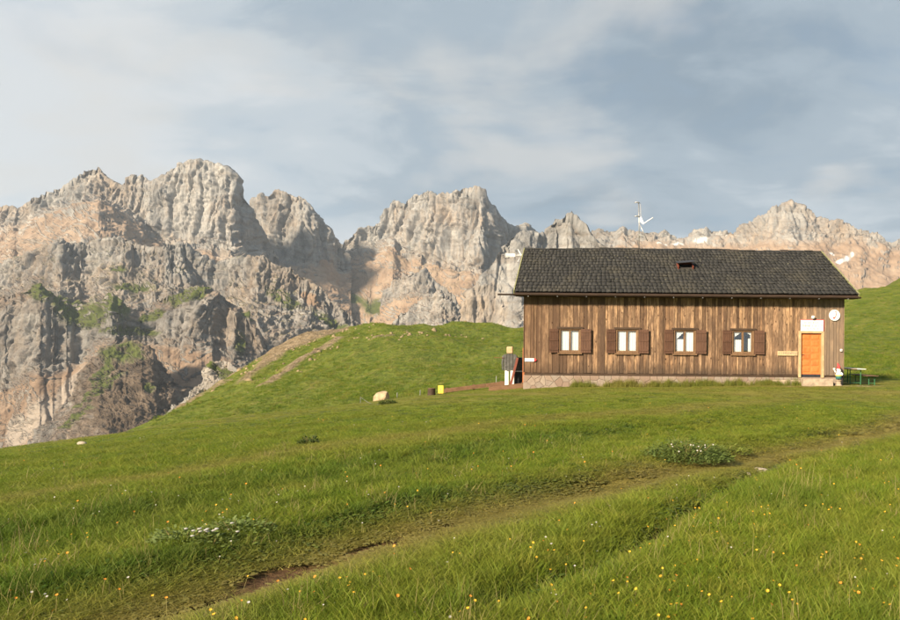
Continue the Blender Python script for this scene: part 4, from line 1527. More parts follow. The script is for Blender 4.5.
pn.build('reflector_panel', M['metal_white'], o)
MB().tube([(0.23, -0.05, 1.42), (0.46, -0.06, 1.58), (0.72, -0.06, 1.74)], [0.024, 0.026, 0.030], 8).build('feed_arm', M['metal_white'], o, True)
MB().tube([(0.0, -0.03, 1.45), (0.22, -0.05, 0.98), (0.44, -0.06, 0.52)], 0.022, 8).build('boom', M['metal_grey'], o, True)
mb = MB()
mb.prism([(-0.03, 0.80), (0.34, 0.72), (0.34, 0.75), (0.05, 0.90)], -0.05, -0.02)
mb.tube([(-0.16, 0.02, 0.55), (-0.02, 0.0, 0.80)], 0.010, 6)
mb.build('brace', M['metal_grey'], o)

o = empty('yagi_antenna', (RX0 - 0.05, 36.3, 4.54), 'white directional antenna on an arm beyond the left gable ridge', 'antenna')
MB().tube([(0.10, 0.0, 0.02), (-0.12, -0.02, 0.04), (-0.42, -0.02, 0.07)], 0.020, 8).build('arm', M['metal_grey'], o)
mb = MB()
for dz in (-0.07, -0.02, 0.03, 0.08):
    mb.tube([(-0.42, -0.02, 0.07 + dz * 0.8), (-0.95, -0.03, 0.07 + dz * 1.25)], 0.016, 6)
for k in range(4):
    mb.tube([(-0.50 - 0.13 * k, -0.02, -0.03), (-0.50 - 0.13 * k, -0.02, 0.17)], 0.008, 6)
mb.build('director_rods', M['metal_white'], o)
mb = MB()
mb.tube([(-0.30, -0.02, 0.40), (-0.10, -0.02, 0.10), (-0.30, -0.02, -0.26)], 0.016, 6)
mb.tube([(-0.30, 0.06, 0.36), (-0.14, 0.06, 0.08), (-0.30, 0.06, -0.22)], 0.012, 6)
mb.tube([(-0.43, -0.02, 0.07), (-0.10, -0.02, 0.10)], 0.016, 6)
mb.build('reflector', M['metal_white'], o)


# ================================================================ things round the hut
# table with two benches beside the right gable
def trestle(parent, x0, x1, y, ztop, zbot, name='leg'):
    mb = MB()
    mb.tube([(x0, y, zbot), (x0, y, ztop)], 0.022, 8).tube([(x1, y, zbot), (x1, y, ztop)], 0.022, 8)
    mb.tube([(x0, y, zbot + 0.10), (x1, y, zbot + 0.10)], 0.016, 8).tube([(x0, y, ztop - 0.03), (x1, y, ztop - 0.03)], 0.018, 8)
    return mb.build(name, M['green_paint'], parent)


TY = 33.2
tx = fx(855) * TY / YF
tz = gz(tx, TY)
o = empty('beer_table', (tx, TY, tz), 'narrow folding table with green metal legs beside the hut', 'table')
for k in range(2):
    MB().box(-0.42 + 0.425 * k, -0.005 + 0.425 * k, -0.30, 1.9, 0.74, 0.77, None, 0.004).build('top_board', M['pale_wood' if k == 0 else 'white_paint'], o)
for yy in (-0.05, 1.6):
    trestle(o, -0.24, 0.26, yy, 0.738, 0.0)
for (dx, lab) in ((0.80, 'low bench with green legs on the outer side of the table'), (-0.72, 'low bench with green legs between table and hut wall')):
    bx_, by_ = tx + dx, TY + 0.05
    b = empty('beer_bench', (bx_, by_, gz(bx_, by_)), lab, 'bench', 'benches at the folding table')
    for k in range(2):
        MB().box(-0.18 + 0.185 * k if dx < 0 else -0.36 + 0.30 * k, -0.003 + 0.185 * k if dx < 0 else -0.063 + 0.30 * k, -0.3, 1.9, 0.44, 0.465, None, 0.003).build('seat_board', M['rail_wood'] if dx > 0 else M['pale_wood'], b)
    for yy in (-0.05, 1.6):
        trestle(b, -0.13, 0.14, yy, 0.438, 0.0)

# garden gnome on a stone
gx_, gy_ = fx(835.3), 31.55
g0 = gz(gx_, gy_)
ped = empty('gnome_pedestal', (gx_, gy_, g0), 'small grey stone pedestal under the garden gnome', 'pedestal')
MB().lathe([(0.13, -0.05), (0.15, 0.02), (0.11, 0.06), (0.10, 0.20), (0.14, 0.23), (0.14, 0.27)], 14).build('block', M['concrete'], ped)
gn = empty('garden_gnome', (gx_, gy_, g0 + 0.27), 'garden gnome with red pointed hat and white beard by the door', 'gnome')
body = MB()
body.lathe([(0.085, 0.0), (0.12, 0.02), (0.13, 0.10), (0.15, 0.20), (0.155, 0.28), (0.13, 0.36), (0.085, 0.42), (0.075, 0.45), (0.10, 0.49), (0.108, 0.54), (0.10, 0.60), (0.04, 0.64)], 18)
body.tube([(0.11, -0.02, 0.38), (0.19, -0.06, 0.30), (0.14, -0.14, 0.24)], [0.05, 0.042, 0.03], 8)
body.tube([(-0.11, -0.02, 0.38), (-0.20, -0.05, 0.42), (-0.26, -0.07, 0.52)], [0.05, 0.042, 0.03], 8)
body.build('body', M['white_paint'], gn, True)
MB().lathe([(0.125, -0.01), (0.135, 0.02), (0.145, 0.12), (0.16, 0.20)], 18).build('trousers', M['gnome_trouser'], gn, True)
MB().lathe([(0.163, 0.20), (0.166, 0.215), (0.166, 0.245), (0.163, 0.26)], 18).build('belt', M['yellow_paint'], gn, True)
for sx_ in (-0.06, 0.06):
    MB().lathe([(0.05, 0.0), (0.06, 0.01), (0.055, 0.05), (0.02, 0.07)], 12, (sx_, -0.11, 0.0), 0.9, 1.4).build('boot', M['dark_metal'], gn, True)
MB().lathe([(0.01, -0.17), (0.07, -0.13), (0.105, -0.05), (0.10, 0.02), (0.06, 0.06)], 14, (0, -0.05, 0.50), 1.0, 0.9).build('beard', M['metal_white'], gn, True)
MB().lathe([(0.02, -0.05), (0.06, -0.03), (0.07, 0.01), (0.05, 0.05), (0.01, 0.07)], 14, (0, -0.065, 0.56)).build('face', M['gnome_skin'], gn, True)
MB().lathe([(0.001, -0.02), (0.02, -0.01), (0.022, 0.005), (0.001, 0.02)], 10, (0, -0.145, 0.56)).build('nose', M['gnome_skin'], gn, True)
for sx_ in (-0.03, 0.03):
    MB().lathe([(0.001, -0.01), (0.011, 0.0), (0.001, 0.01)], 8, (sx_, -0.128, 0.587)).build('eye', M['black_plastic'], gn, True)
MB().tube([(0, 0, 0.595), (0, 0.005, 0.66), (-0.01, 0.01, 0.76), (-0.045, 0.02, 0.86), (-0.06, 0.025, 0.90)], [0.118, 0.098, 0.062, 0.026, 0.006], 16).build('hat', M['red_paint'], gn, True)
MB().lathe([(0.02, -0.04), (0.055, -0.01), (0.06, 0.05), (0.03, 0.07)], 12, (-0.27, -0.08, 0.55)).build('lantern', M['metal_white'], gn, True)

gn.scale = (0.84, 0.84, 0.84)

# wooden cut-out figure left of the hut
wy = 34.3
ks = wy / F0
wx = (510.0 - PX0) * ks
wz = gz(wx, wy)
fg = empty('wooden_figure', (wx, wy, wz), 'wooden figure with square pale head, dark plank body and white legs', 'figure')
MB().box(-0.15, 0.15, -0.10, 0.10, 1.66, 2.0, None, 0.03).build('head', M['pale_wood'], fg)
for k in range(4):
    x0 = -0.30 + 0.15 * k
    MB().box(x0 + 0.006, x0 + 0.144, -0.05 - 0.01 * (k % 2), 0.05, 0.82 - 0.03 * (k % 2), 1.62 + 0.035 * ((k in (1, 2))), None, 0.006).build('torso_plank', M['figure_grey'], fg)
for sx_ in (-0.14, 0.13):
    MB().box(sx_ - 0.095, sx_ + 0.095, -0.045, 0.045, 0.10, 0.84, None, 0.015).build('leg', M['white_paint'], fg)
    MB().box(sx_ - 0.09, sx_ + 0.09, -0.16, 0.05, 0.0, 0.098, None, 0.02).build('shoe', M['metal_white'], fg)
for sx_ in (-1, 1):
    MB().tube([(sx_ * 0.31, 0.0, 1.56), (sx_ * 0.36, -0.02, 1.2), (sx_ * 0.34, -0.04, 0.86)], [0.06, 0.05, 0.04], 8).build('arm', M['figure_grey'], fg)
rd = empty('red_pole', (wx - 0.31, wy - 0.08, wz + 1.44), 'thin red pole sticking out sideways from the wooden figure', 'pole')
MB().tube([(0.02, 0, 0), (-0.45, -0.02, 0.02)], 0.013, 6).build('shaft', M['brown_red'], rd)
ln = empty('leaning_board', (wx + 0.05, wy - 0.32, gz(wx + 0.05, wy - 0.32)), 'dark red board leaning beside the wooden figure', 'board')
mb = MB().box(-0.055, 0.055, -0.02, 0.02, 0, 1.50)
o = mb.build('board', M['brown_red'], ln)
o.rotation_euler = (R(-8), R(13), 0)
# dark stacked store and orange board behind, at the hut's corner
cb = empty('storage_rack', (-3.28, 35.0, gz(-3.28, 35.0)), 'dark storage rack standing against the hut gable', 'rack')
MB().box(-0.36, 0.30, -0.2, 0.3, 0.02, 0.70, None, 0.01).build('lower_box', M['black_plastic'], cb)
MB().box(-0.36, 0.30, -0.2, 0.3, 0.76, 1.36, None, 0.01).build('upper_box', M['figure_grey'], cb)
MB().box(-0.39, 0.33, -0.23, 0.3, 0.705, 0.75).build('shelf', M['metal_white'], cb)
MB().box(-0.42, 0.34, -0.25, 0.34, 1.365, 1.41).build('top_board', M['dark_metal'], cb)
ob_ = empty('orange_board', (-3.0, 34.2, gz(-3.0, 34.2)), 'upright orange board fixed at the hut corner', 'board')
MB().box(-0.09, 0.13, -0.015, 0.015, 0.0, 1.88, None, 0.004).build('board', M['orange_board'], ob_)

# low timber edging left of the hut
def rail(name, label, p, q, hgt, th, lift, posts):
    p, q = Vector(p), Vector(q)
    d = q - p
    r = empty(name, p, label, 'edging')
    n = max(1, int(round(d.length / 2.4)))
    for i in range(n):
        a, b = p + d * (i / n), p + d * ((i + 1) / n)
        e = (b - a)
        ang = math.atan2(e.y, e.x)
        mb = MB()
        bm = mb.bm
        nrm = Vector((-math.sin(ang), math.cos(ang), 0)) * th / 2
        e2 = e.normalized() * 0.006
        vs = []
        for s in (a + e2, b - e2):
            for sg in (-1, 1):
                for hh in (lift, lift + hgt):
                    vs.append(bm.verts.new(s + nrm * sg + Vector((0, 0, hh)) - p))
        for f in bx_q:
            bm.faces.new([vs[k] for k in f])
        mb.build('timber', M['rail_wood'], r)
    for k in posts:
        c = p + d * k - p
        MB().box(c.x - 0.05, c.x + 0.05, c.y + th / 2 + 0.002, c.y + th / 2 + 0.10, c.z - 0.25, c.z + lift + hgt + 0.03).build('post', M['rail_wood'], r)
    return r


def gp(px, py):
    return on_ground(px, py)


pa = Vector((-7.0, 34.6, 0)); pa.z = gz(pa.x, pa.y)
pb = Vector((-2.95, 35.2, 0)); pb.z = gz(pb.x, pb.y)
rail('timber_edging', 'long low timber edging rising from the yellow sign to the hut', (pa.x, pa.y, pa.z - 0.02), (pb.x, pb.y, pb.z + 0.10), 0.19, 0.12, 0.05, (0.03, 0.35, 0.68, 0.97))
pa = Vector((-4.55, 32.9, 0)); pa.z = gz(pa.x, pa.y)
pb = Vector((-2.90, 33.0, 0)); pb.z = gz(pb.x, pb.y)
rail('timber_edging', 'short thick timber edging set against the hut corner', (pa.x, pa.y, pa.z - 0.05), (pb.x, pb.y, pb.z + 0.0), 0.22, 0.14, 0.02, (0.02, 0.95))

# stump, yellow marker, boulder, posts, wire
p = Vector((-7.35, 33.4, 0)); p.z = gz(p.x, p.y)
st = empty('tree_stump', p, 'short brown tree stump beside the yellow marker', 'stump')
MB().lathe([(0.22, -0.08), (0.20, 0.02), (0.185, 0.12), (0.18, 0.30), (0.178, 0.34)], 16).build('bark', M['dark_wood'], st)
MB().lathe([(0.165, 0.341), (0.16, 0.352), (0.05, 0.356)], 16).build('cut_face', M['rail_wood'], st)
p = Vector((-6.93, 33.5, 0)); p.z = gz(p.x, p.y)
ym = empty('yellow_marker', p, 'small yellow marker sign on a short stake at the meadow edge', 'sign')
MB().box(-0.02, 0.02, 0.0, 0.03, -0.1, 0.40).build('stake', M['dark_wood'], ym)
MB().box(-0.125, 0.125, -0.02, -0.001, 0.06, 0.44, None, 0.004).build('plate', M['yellow_paint'], ym)
MB().box(-0.05, 0.05, -0.0225, -0.0205, 0.22, 0.25).box(-0.015, 0.015, -0.0226, -0.0206, 0.255, 0.33).build('symbol', M['text_grey'], ym)


def rock_mesh(name, seed, sx, sy, sz, sub=3, rough=0.22):
    bm = bmesh.new()
    bmesh.ops.create_icosphere(bm, subdivisions=sub, radius=1.0)
    co = np.array([v.co for v in bm.verts])
    n = 1 + rough * 2.0 * fbm(co[:, 0] * 0.9 + seed, co[:, 1] * 0.9, co[:, 2] * 0.9, 4) + 0.10 * ridged(co[:, 0] * 2 + seed, co[:, 1] * 2, co[:, 2] * 2, 2)
    co = co * n[:, None]
    # a few flat cuts
    rg = np.random.default_rng(int(seed * 100) % 9999)
    for _ in range(7):
        d = rg.normal(size=3)
        d /= np.linalg.norm(d)
        k = co @ d - 0.80
        co = co - np.clip(k, 0, None)[:, None] * d * 0.85
    for v, c in zip(bm.verts, co):
        v.co = (c[0] * sx, c[1] * sy, c[2] * sz)
    me = bpy.data.meshes.new(name)
    bm.to_mesh(me)
    bm.free()
    return me


p = Vector((-10.0, 34.4, 0)); p.z = gz(p.x, p.y)
me = rock_mesh('boulder', 2.6, 0.40, 0.34, 0.36)
for v in me.vertices:
    v.co.x += -0.10 * (0.25 - v.co.z)
o = link('boulder', me, M['boulder_rock'])
o.location = p + Vector((0, 0, 0.13))
tag(o, 'pale tan boulder lying on the brow of the meadow', 'boulder')
for (px_, y_, h_, lab) in ((397.5, 35.0, 0.32, 'short thin fence stake just beside the tan boulder'), (420.5, 35.2, 0.30, 'short thin fence stake between boulder and stump'), (496.5, 36.0, 0.55, 'thin fence stake standing behind the long timber edging')):
    x_ = (px_ - PX0) / F0 * y_
    s_ = MB().tube([(0, 0, -0.1), (0.01, 0, h_)], 0.022, 6).build('fence_stake', M['metal_grey'])
    s_.location = (x_, y_, gz(x_, y_))
    tag(s_, lab, 'stake')
pw = gp(361, 402)
pw2 = gp(379, 407)
wv = pw2 - pw
wr = MB()
wr.tube([(0, 0, -0.05), (0, 0, 0.30)], 0.011, 6)
wr.tube([(0, 0, 0.28), (0.25, 0.02, 0.10), (wv.x * 0.5, wv.y * 0.5, wv.z * 0.5 + 0.06), (wv.x, wv.y, wv.z + 0.02)], 0.006, 6)
o = wr.build('electric_fence_cord', M['metal_grey'])
o.location = pw
tag(o, 'thin white fence cord sagging from a stake near the boulder', 'cord')

# pale stones in the grass
plain('pale_stone', (0.34, 0.29, 0.23), 0.95, 0.25, 6, bump=0.01)
for i, (px_, py_, sx_, sz_, lab) in enumerate(((762, 470.5, 0.135, 0.05, 'flat pale stone lying at the upper end of the rut'), (749, 474.5, 0.05, 0.045, 'small grey stone inside the rut below the flat stone'),
                                              (83, 449, 0.13, 0.07, 'pale stone on the far edge of the meadow before the valley'),
                                              (767, 482, 0.035, 0.03, 'tiny whitish stone in the grass beside the rut'))):
    q = gp(px_, py_)
    o = link('stone', rock_mesh('stone', 5.1 + i, sx_, sx_ * 0.7, sz_, 2, 0.15), M['pale_stone'], None, True)
    o.location = q + Vector((0, 0, sz_ * 0.35))
    tag(o, lab, 'stone')

# rubble on the far ridge, too many to count
rg = np.random.default_rng(17)
Vr, Qr, nb_ = [], [], 0
base = rock_mesh('tmp', 3.3, 1, 1, 1, 1, 0.25)
bv = np.array([v.co for v in base.vertices])
bq = np.array([p_.vertices for p_ in base.polygons])
cand = []
for (cx, cy, sx_, sy_, n_) in ((-52, 128, 6.0, 11, 300), (-48, 110, 2.0, 9, 55), (-40, 100, 1.6, 10, 35), (-60, 122, 3, 5, 50), (-29.5, 111.5, 4.2, 1.8, 45), (-14, 138.5, 5, 1.0, 35)):
    for _ in range(n_):
        cand.append((cx + rg.normal() * sx_, cy + rg.normal() * sy_))
for (x_, y_) in cand:
    s_ = rg.uniform(0.08, 0.30) * (1.7 if rg.random() < 0.10 else 1)
    sc_ = np.array([s_ * rg.uniform(0.8, 1.5), s_ * rg.uniform(0.8, 1.3), s_ * rg.uniform(0.6, 1.2)])
    a_ = rg.uniform(0, 6.28)
    c_, d_ = math.cos(a_), math.sin(a_)
    v_ = bv * (1 + 0.25 * rg.normal(size=(len(bv), 1)) * 0.6) * sc_
    v_ = np.stack([v_[:, 0] * c_ - v_[:, 1] * d_, v_[:, 0] * d_ + v_[:, 1] * c_, v_[:, 2]], 1)
    Vr.append(v_ + np.array([x_, y_, gz(x_, y_) - 0.05 * s_]))
    Qr.append(bq + nb_)
    nb_ += len(bv)
plain('ridge_rubble', (0.23, 0.175, 0.105), 0.95, 0.45, 0.6, bump=0.0)
o = link('ridge_rubble', np_mesh('ridge_rubble', np.concatenate(Vr), np.concatenate(Qr)), M['ridge_rubble'])
tag(o, 'scattered broken rock along the crest of the grassy ridge', 'rubble', None, 'stuff')
bpy.data.meshes.remove(base)


# ================================================================ grass, flowers, plants
def leaf_material(name, stops, dry=True, trans=0.35, rough=0.6):
    m = bpy.data.materials.new(name)
    m.use_nodes = True
    t = MT.__new__(MT)
    t.mat, t.nt = m, m.node_tree
    t.N, t.L = t.nt.nodes, t.nt.links
    t._tc = None
    t.N.clear()
    out = t.N.new('ShaderNodeOutputMaterial')
    r = t.rnd()
    c = t.ramp(r, stops)
    big = t.noise(t.world((1, 1, 1)), 0.55, 3, 0.6)
    c = t.mix(t.ramp(big, [(0.42, 0.0), (0.66, 0.55)]), c, (0.195, 0.215, 0.030))
    if dry:
        d = t.attr('dry', 'INSTANCER')
        l = t.attr('lush', 'INSTANCER')
        c = t.mix(t.math('MULTIPLY', l, 0.7), c, (0.062, 0.130, 0.016))
        c = t.mix(t.math('MULTIPLY', d, 0.75), c, (0.30, 0.235, 0.072))
    df = t.N.new('ShaderNodeBsdfPrincipled')
    df.inputs['Roughness'].default_value = rough
    df.inputs['Specular IOR Level'].default_value = 0.2
    t.L.new(c, df.inputs['Base Color'])
    tl = t.N.new('ShaderNodeBsdfTranslucent')
    t.L.new(c, tl.inputs['Color'])
    mx = t.N.new('ShaderNodeMixShader')
    mx.inputs[0].default_value = trans
    t.L.new(df.outputs[0], mx.inputs[1])
    t.L.new(tl.outputs[0], mx.inputs[2])
    t.L.new(mx.outputs[0], out.inputs[0])
    M[name] = m
    return m


leaf_material('grass_blade', [(0.0, (0.094, 0.152, 0.012)), (0.35, (0.140, 0.205, 0.016)), (0.7, (0.195, 0.240, 0.022)), (1.0, (0.250, 0.252, 0.040))])
leaf_material('herb_leaf', [(0.0, (0.040, 0.075, 0.014)), (0.5, (0.062, 0.105, 0.018)), (1.0, (0.095, 0.135, 0.024))], trans=0.25)
leaf_material('straw', [(0.0, (0.26, 0.21, 0.09)), (1.0, (0.36, 0.29, 0.13))], dry=False)
leaf_material('shrub_leaf', [(0.0, (0.070, 0.115, 0.030)), (1.0, (0.125, 0.175, 0.055))], dry=False, trans=0.25)
leaf_material('dark_shrub_leaf', [(0.0, (0.040, 0.070, 0.018)), (1.0, (0.070, 0.105, 0.028))], dry=False, trans=0.2)


def blade_mesh(name, n, rad, h0, h1, wid, lean, seed, mat, segs=3):
    rg = np.random.default_rng(seed)
    V, Q = [], []
    for _ in range(n):
        a, rr_ = rg.uniform(0, 2 * math.pi), rad * math.sqrt(rg.uniform(0, 1))
        bx_, by_ = rr_ * math.cos(a), rr_ * math.sin(a)
        h = rg.uniform(h0, h1)
        da = rg.uniform(0, 2 * math.pi)
        ln = lean * rg.uniform(0.2, 1.0) * h
        fa = rg.uniform(0, math.pi)
        wx_, wy_ = math.cos(fa), math.sin(fa)
        w = wid * rg.uniform(0.7, 1.3)
        b0 = len(V)
        for k in range(segs + 1):
            u = k / segs
            cx, cy = bx_ + math.cos(da) * ln * u * u, by_ + math.sin(da) * ln * u * u
            cz = h * (u - 0.25 * lean * u * u)
            ww = w * (1 - u ** 1.6) * 0.5 + 0.0004
            V += [(cx - wx_ * ww, cy - wy_ * ww, cz), (cx + wx_ * ww, cy + wy_ * ww, cz)]
        for k in range(segs):
            i = b0 + 2 * k
            Q.append((i, i + 1, i + 3, i + 2))
    me = np_mesh(name, np.array(V), np.array(Q))
    me.materials.append(mat)
    return me


def leafy_mesh(name, n, rad, h, leaf, seed, mat, dome=True, aspect=0.45):
    """broad leaves spread through a low dome"""
    rg = np.random.default_rng(seed)
    V, Q = [], []
    for _ in range(n):
        a = rg.uniform(0, 2 * math.pi)
        u = rg.uniform(0, 1) ** 0.5
        th = rg.uniform(0.05, 1.0)
        x_, y_ = rad * u * math.cos(a), rad * u * math.sin(a)
        z_ = h * th * (math.sqrt(max(0.05, 1 - u * u)) if dome else 1) * rg.uniform(0.6, 1.15)
        l = leaf * rg.uniform(0.6, 1.3)
        d = Vector((math.cos(a) + rg.normal() * 0.6, math.sin(a) + rg.normal() * 0.6, rg.uniform(-0.1, 0.9))).normalized()
        s = d.cross(Vector((rg.normal() * 0.4, rg.normal() * 0.4, 1))).normalized()
        up = s.cross(d)
        c = Vector((x_, y_, z_))
        b0 = len(V)
        w = l * aspect
        for (p_, q_, r_) in ((0, 0.0, 0), (0.35, -0.5, 0.04), (0.35, 0.5, 0.04), (0.75, -0.34, -0.03), (0.75, 0.34, -0.03), (1.0, 0, -0.14)):
            V.append(tuple(c + d * (l * p_) + s * (w * q_) + up * (l * r_)))
        Q += [(b0, b0 + 2, b0 + 1, b0 + 1), (b0 + 1, b0 + 2, b0 + 4, b0 + 3), (b0 + 3, b0 + 4, b0 + 5, b0 + 5)]
    bm = bmesh.new()
    vs = [bm.verts.new(v) for v in V]
    for q in Q:
        bm.faces.new([vs[i] for i in dict.fromkeys(q)])
    me = bpy.data.meshes.new(name)
    bm.to_mesh(me)
    bm.free()
    if mat:
        me.materials.append(mat)
    return me


tufts = bpy.data.collections.new('grass_tufts')         # sources only, not in the scene
TM = [
    blade_mesh('tuft_a', 46, 0.13, 0.05, 0.15, 0.0065, 0.7, 1, M['grass_blade']),
    blade_mesh('tuft_b', 46, 0.13, 0.06, 0.18, 0.0055, 0.9, 2, M['grass_blade']),
    blade_mesh('tuft_c', 40, 0.12, 0.04, 0.13, 0.008, 1.0, 3, M['grass_blade']),
    blade_mesh('tuft_d', 34, 0.10, 0.10, 0.24, 0.006, 0.8, 4, M['grass_blade']),
    leafy_mesh('tuft_e', 34, 0.13, 0.10, 0.055, 5, M['herb_leaf']),
    blade_mesh('tuft_f', 9, 0.10, 0.22, 0.42, 0.0035, 0.45, 6, M['straw'], 4),
]
for i, me in enumerate(TM):
    ob = bpy.data.objects.new(me.name, me)
    tufts.objects.link(ob)


def gsample(A, x, y):
    ix = np.clip(np.searchsorted(gx, x), 0, len(gx) - 1)
    iy = np.clip(np.searchsorted(gy, y), 0, len(gy) - 1)
    return A[ix, iy]


rg = np.random.default_rng(101)
pts = []
NT = 140000
# equal share of points per relative distance: dense near, sparse far
yy = np.exp(rg.uniform(math.log(2.6), math.log(46), NT))
pxr = rg.uniform(-130, 1040, NT)
xx_ = (pxr - PX0) / F0 * yy
keep = (yy > 4.2) | (rg.random(NT) < 0.5)
keep &= ~((xx_ > XL - 0.05) & (xx_ < XR + 0.05) & (yy > YF - 0.04) & (yy < YB + 0.1))
keep &= ~((xx_ > fx(799)) & (xx_ < fx(829.3)) & (yy > YF - 0.66) & (yy < YF))
dirt_ = gsample(A_dirt, xx_, yy)
grav_ = gsample(A_grav, xx_, yy)
keep &= rg.random(NT) > np.where(dirt_ > 0.22, 0.985, dirt_)
keep &= rg.random(NT) < 1 - 0.62 * sstep(13, 22, yy)
keep &= rg.random(NT) > np.clip(grav_ * 1.2, 0, 0.95)
x_, y_ = xx_[keep], yy[keep]
# lusher grass along the foot of the hut
nf = 1300
fxx = rg.uniform(XL + 2.2, fx(797), nf)
fyy = YF - 0.05 - np.abs(rg.normal(size=nf)) * 0.16 - 0.04
kk = rg.random(nf) < np.clip(0.5 + 1.1 * perlin(fxx / 0.9, 0.3, 0.2) + 0.25 * sstep(1, 4, fxx), 0, 1)
fxx, fyy = fxx[kk], fyy[kk]
n0 = len(x_)
x_ = np.concatenate([x_, fxx])
y_ = np.concatenate([y_, fyy])
isfoot = np.arange(len(x_)) >= n0
# coarse tussocks on the far ridge
nh = 26000
hy = np.exp(rg.uniform(math.log(46), math.log(146), nh))
hx = (rg.uniform(150, 960, nh) - PX0) / F0 * hy
hk = ~((hx > XL - 0.5) & (hx < XR + 0.5) & (hy < YB + 2)) & (rg.random(nh) > 0.85 * gsample(A_rock, hx, hy)) & (fbm(hx / 6, hy / 10, 5.5, 3) + 0.25 * rg.normal(size=nh) > -0.05)
n1 = len(x_)
x_ = np.concatenate([x_, hx[hk]])
y_ = np.concatenate([y_, hy[hk]])
isfoot = np.concatenate([isfoot, np.zeros(hk.sum(), bool)])
ishill = np.arange(len(x_)) >= n1
z_ = ground_z(x_, y_) - 0.035 * sstep(0.3, 0.9, gsample(A_dirt, x_, y_))
w_p = terr_w(x_, y_)
dry = np.clip(gsample(A_dry, x_, y_) + 0.12 * rg.normal(size=len(x_)), 0, 1)
lush = np.exp(-((w_p - 6.55) / 0.30) ** 2) * (x_ < 0.2) + 0.85 * np.exp(-((w_p - 9.2) / 0.75) ** 2) * (x_ < 1) + 0.7 * np.exp(-((w_p - 8.0) / 0.35) ** 2) * (x_ < -1) * 0.6
patch = fbm(x_ / 1.5, y_ / 1.5, 7.0, 3)
lush = np.clip(lush * (0.75 + 1.1 * patch) + 0.5 * sstep(0.12, 0.4, patch) * (w_p < 4.9), 0, 1)
rut_ = np.exp(-(seg_dist(x_, y_, RUT) / 0.22) ** 2)
lush = np.maximum(lush, 0.35 * rut_)
lush = np.where(isfoot, 0.55, lush)
nearf = 1 - sstep(9, 22, y_)
hgt = 0.40 + 0.16 * nearf * (w_p < 5.0) + 0.20 * nearf + 0.42 * lush + 0.22 * nearf * patch
hgt = hgt * (1 - 0.2 * sstep(14, 24, y_)) * (1 - 0.5 * dry) * np.exp(0.18 * rg.normal(size=len(x_)))
dpt = seg_dist(x_, y_, PATH)
hgt = hgt * (1 - 0.55 * np.exp(-(dpt / 0.75) ** 2)) * (1 - 0.35 * rut_)
hgt = np.where(isfoot, rg.uniform(1.2, 2.6, len(x_)), hgt)
wsc = np.clip(0.8 + 0.035 * y_, 0.85, 1.7) * np.exp(0.15 * rg.normal(size=len(x_)))
wsc = np.where(isfoot, 1.0, wsc)
wsc = np.where(ishill, rg.uniform(1.6, 4.2, len(x_)), wsc)
hgt = np.where(ishill, rg.uniform(0.8, 2.2, len(x_)), hgt)
lush = np.where(ishill, np.clip(0.35 + 0.5 * rg.normal(size=len(x_)), 0, 1), lush)
dry = np.where(ishill, np.clip(-0.1 + 0.35 * rg.normal(size=len(x_)), 0, 1), dry)
u = rg.random(len(x_))
var = np.where(u < 0.30, 0, np.where(u < 0.58, 1, np.where(u < 0.80, 2, 3)))
var = np.where((rg.random(len(x_)) < 0.12 + 0.5 * lush) & ~isfoot, 4, var)
var = np.where((rg.random(len(x_)) < 0.006) & (y_ < 14), 5, var)
me = bpy.data.meshes.new('grass_points')
me.vertices.add(len(x_))
me.vertices.foreach_set('co', np.stack([x_, y_, z_ - 0.008], 1).astype(np.float32).ravel())
var = np.where(ishill, rg.integers(0, 4, len(x_)), var)
set_attr(me, 'dry', dry)
set_attr(me, 'lush', lush)
set_attr(me, 'hs', hgt)
set_attr(me, 'ws', wsc)
set_attr(me, 'rz', rg.uniform(0, 6.283, len(x_)))
a_ = me.attributes.new('var', 'INT', 'POINT')
a_.data.foreach_set('value', var.astype(np.int32))
grass = link('grass', me)
tag(grass, 'dense short meadow grass with taller lush tufts', 'grass', None, 'stuff')
ng = bpy.data.node_groups.new('grass_scatter', 'GeometryNodeTree')
ng.interface.new_socket('Geometry', in_out='INPUT', socket_type='NodeSocketGeometry')
ng.interface.new_socket('Geometry', in_out='OUTPUT', socket_type='NodeSocketGeometry')
gN, gL = ng.nodes, ng.links
gi, go_ = gN.new('NodeGroupInput'), gN.new('NodeGroupOutput')
iop = gN.new('GeometryNodeInstanceOnPoints')
ci = gN.new('GeometryNodeCollectionInfo')
ci.inputs['Collection'].default_value = tufts
ci.inputs['Separate Children'].default_value = True
ci.inputs['Reset Children'].default_value = True


def nattr(name, typ):
    n = gN.new('GeometryNodeInputNamedAttribute')
    n.data_type = typ
    n.inputs['Name'].default_value = name
    return n.outputs[0]


m2p = gN.new('GeometryNodeMeshToPoints')
gL.new(gi.outputs[0], m2p.inputs[0])
gL.new(m2p.outputs[0], iop.inputs['Points'])
gL.new(ci.outputs[0], iop.inputs['Instance'])
iop.inputs['Pick Instance'].default_value = True
gL.new(nattr('var', 'INT'), iop.inputs['Instance Index'])
cr = gN.new('ShaderNodeCombineXYZ')
gL.new(nattr('rz', 'FLOAT'), cr.inputs[2])
gL.new(cr.outputs[0], iop.inputs['Rotation'])
cs = gN.new('ShaderNodeCombineXYZ')
wsn = nattr('ws', 'FLOAT')
gL.new(wsn, cs.inputs[0])
gL.new(wsn, cs.inputs[1])
gL.new(nattr('hs', 'FLOAT'), cs.inputs[2])
gL.new(cs.outputs[0], iop.inputs['Scale'])
gL.new(iop.outputs[0], go_.inputs[0])
md = grass.modifiers.new('scatter', 'NODES')
md.node_group = ng


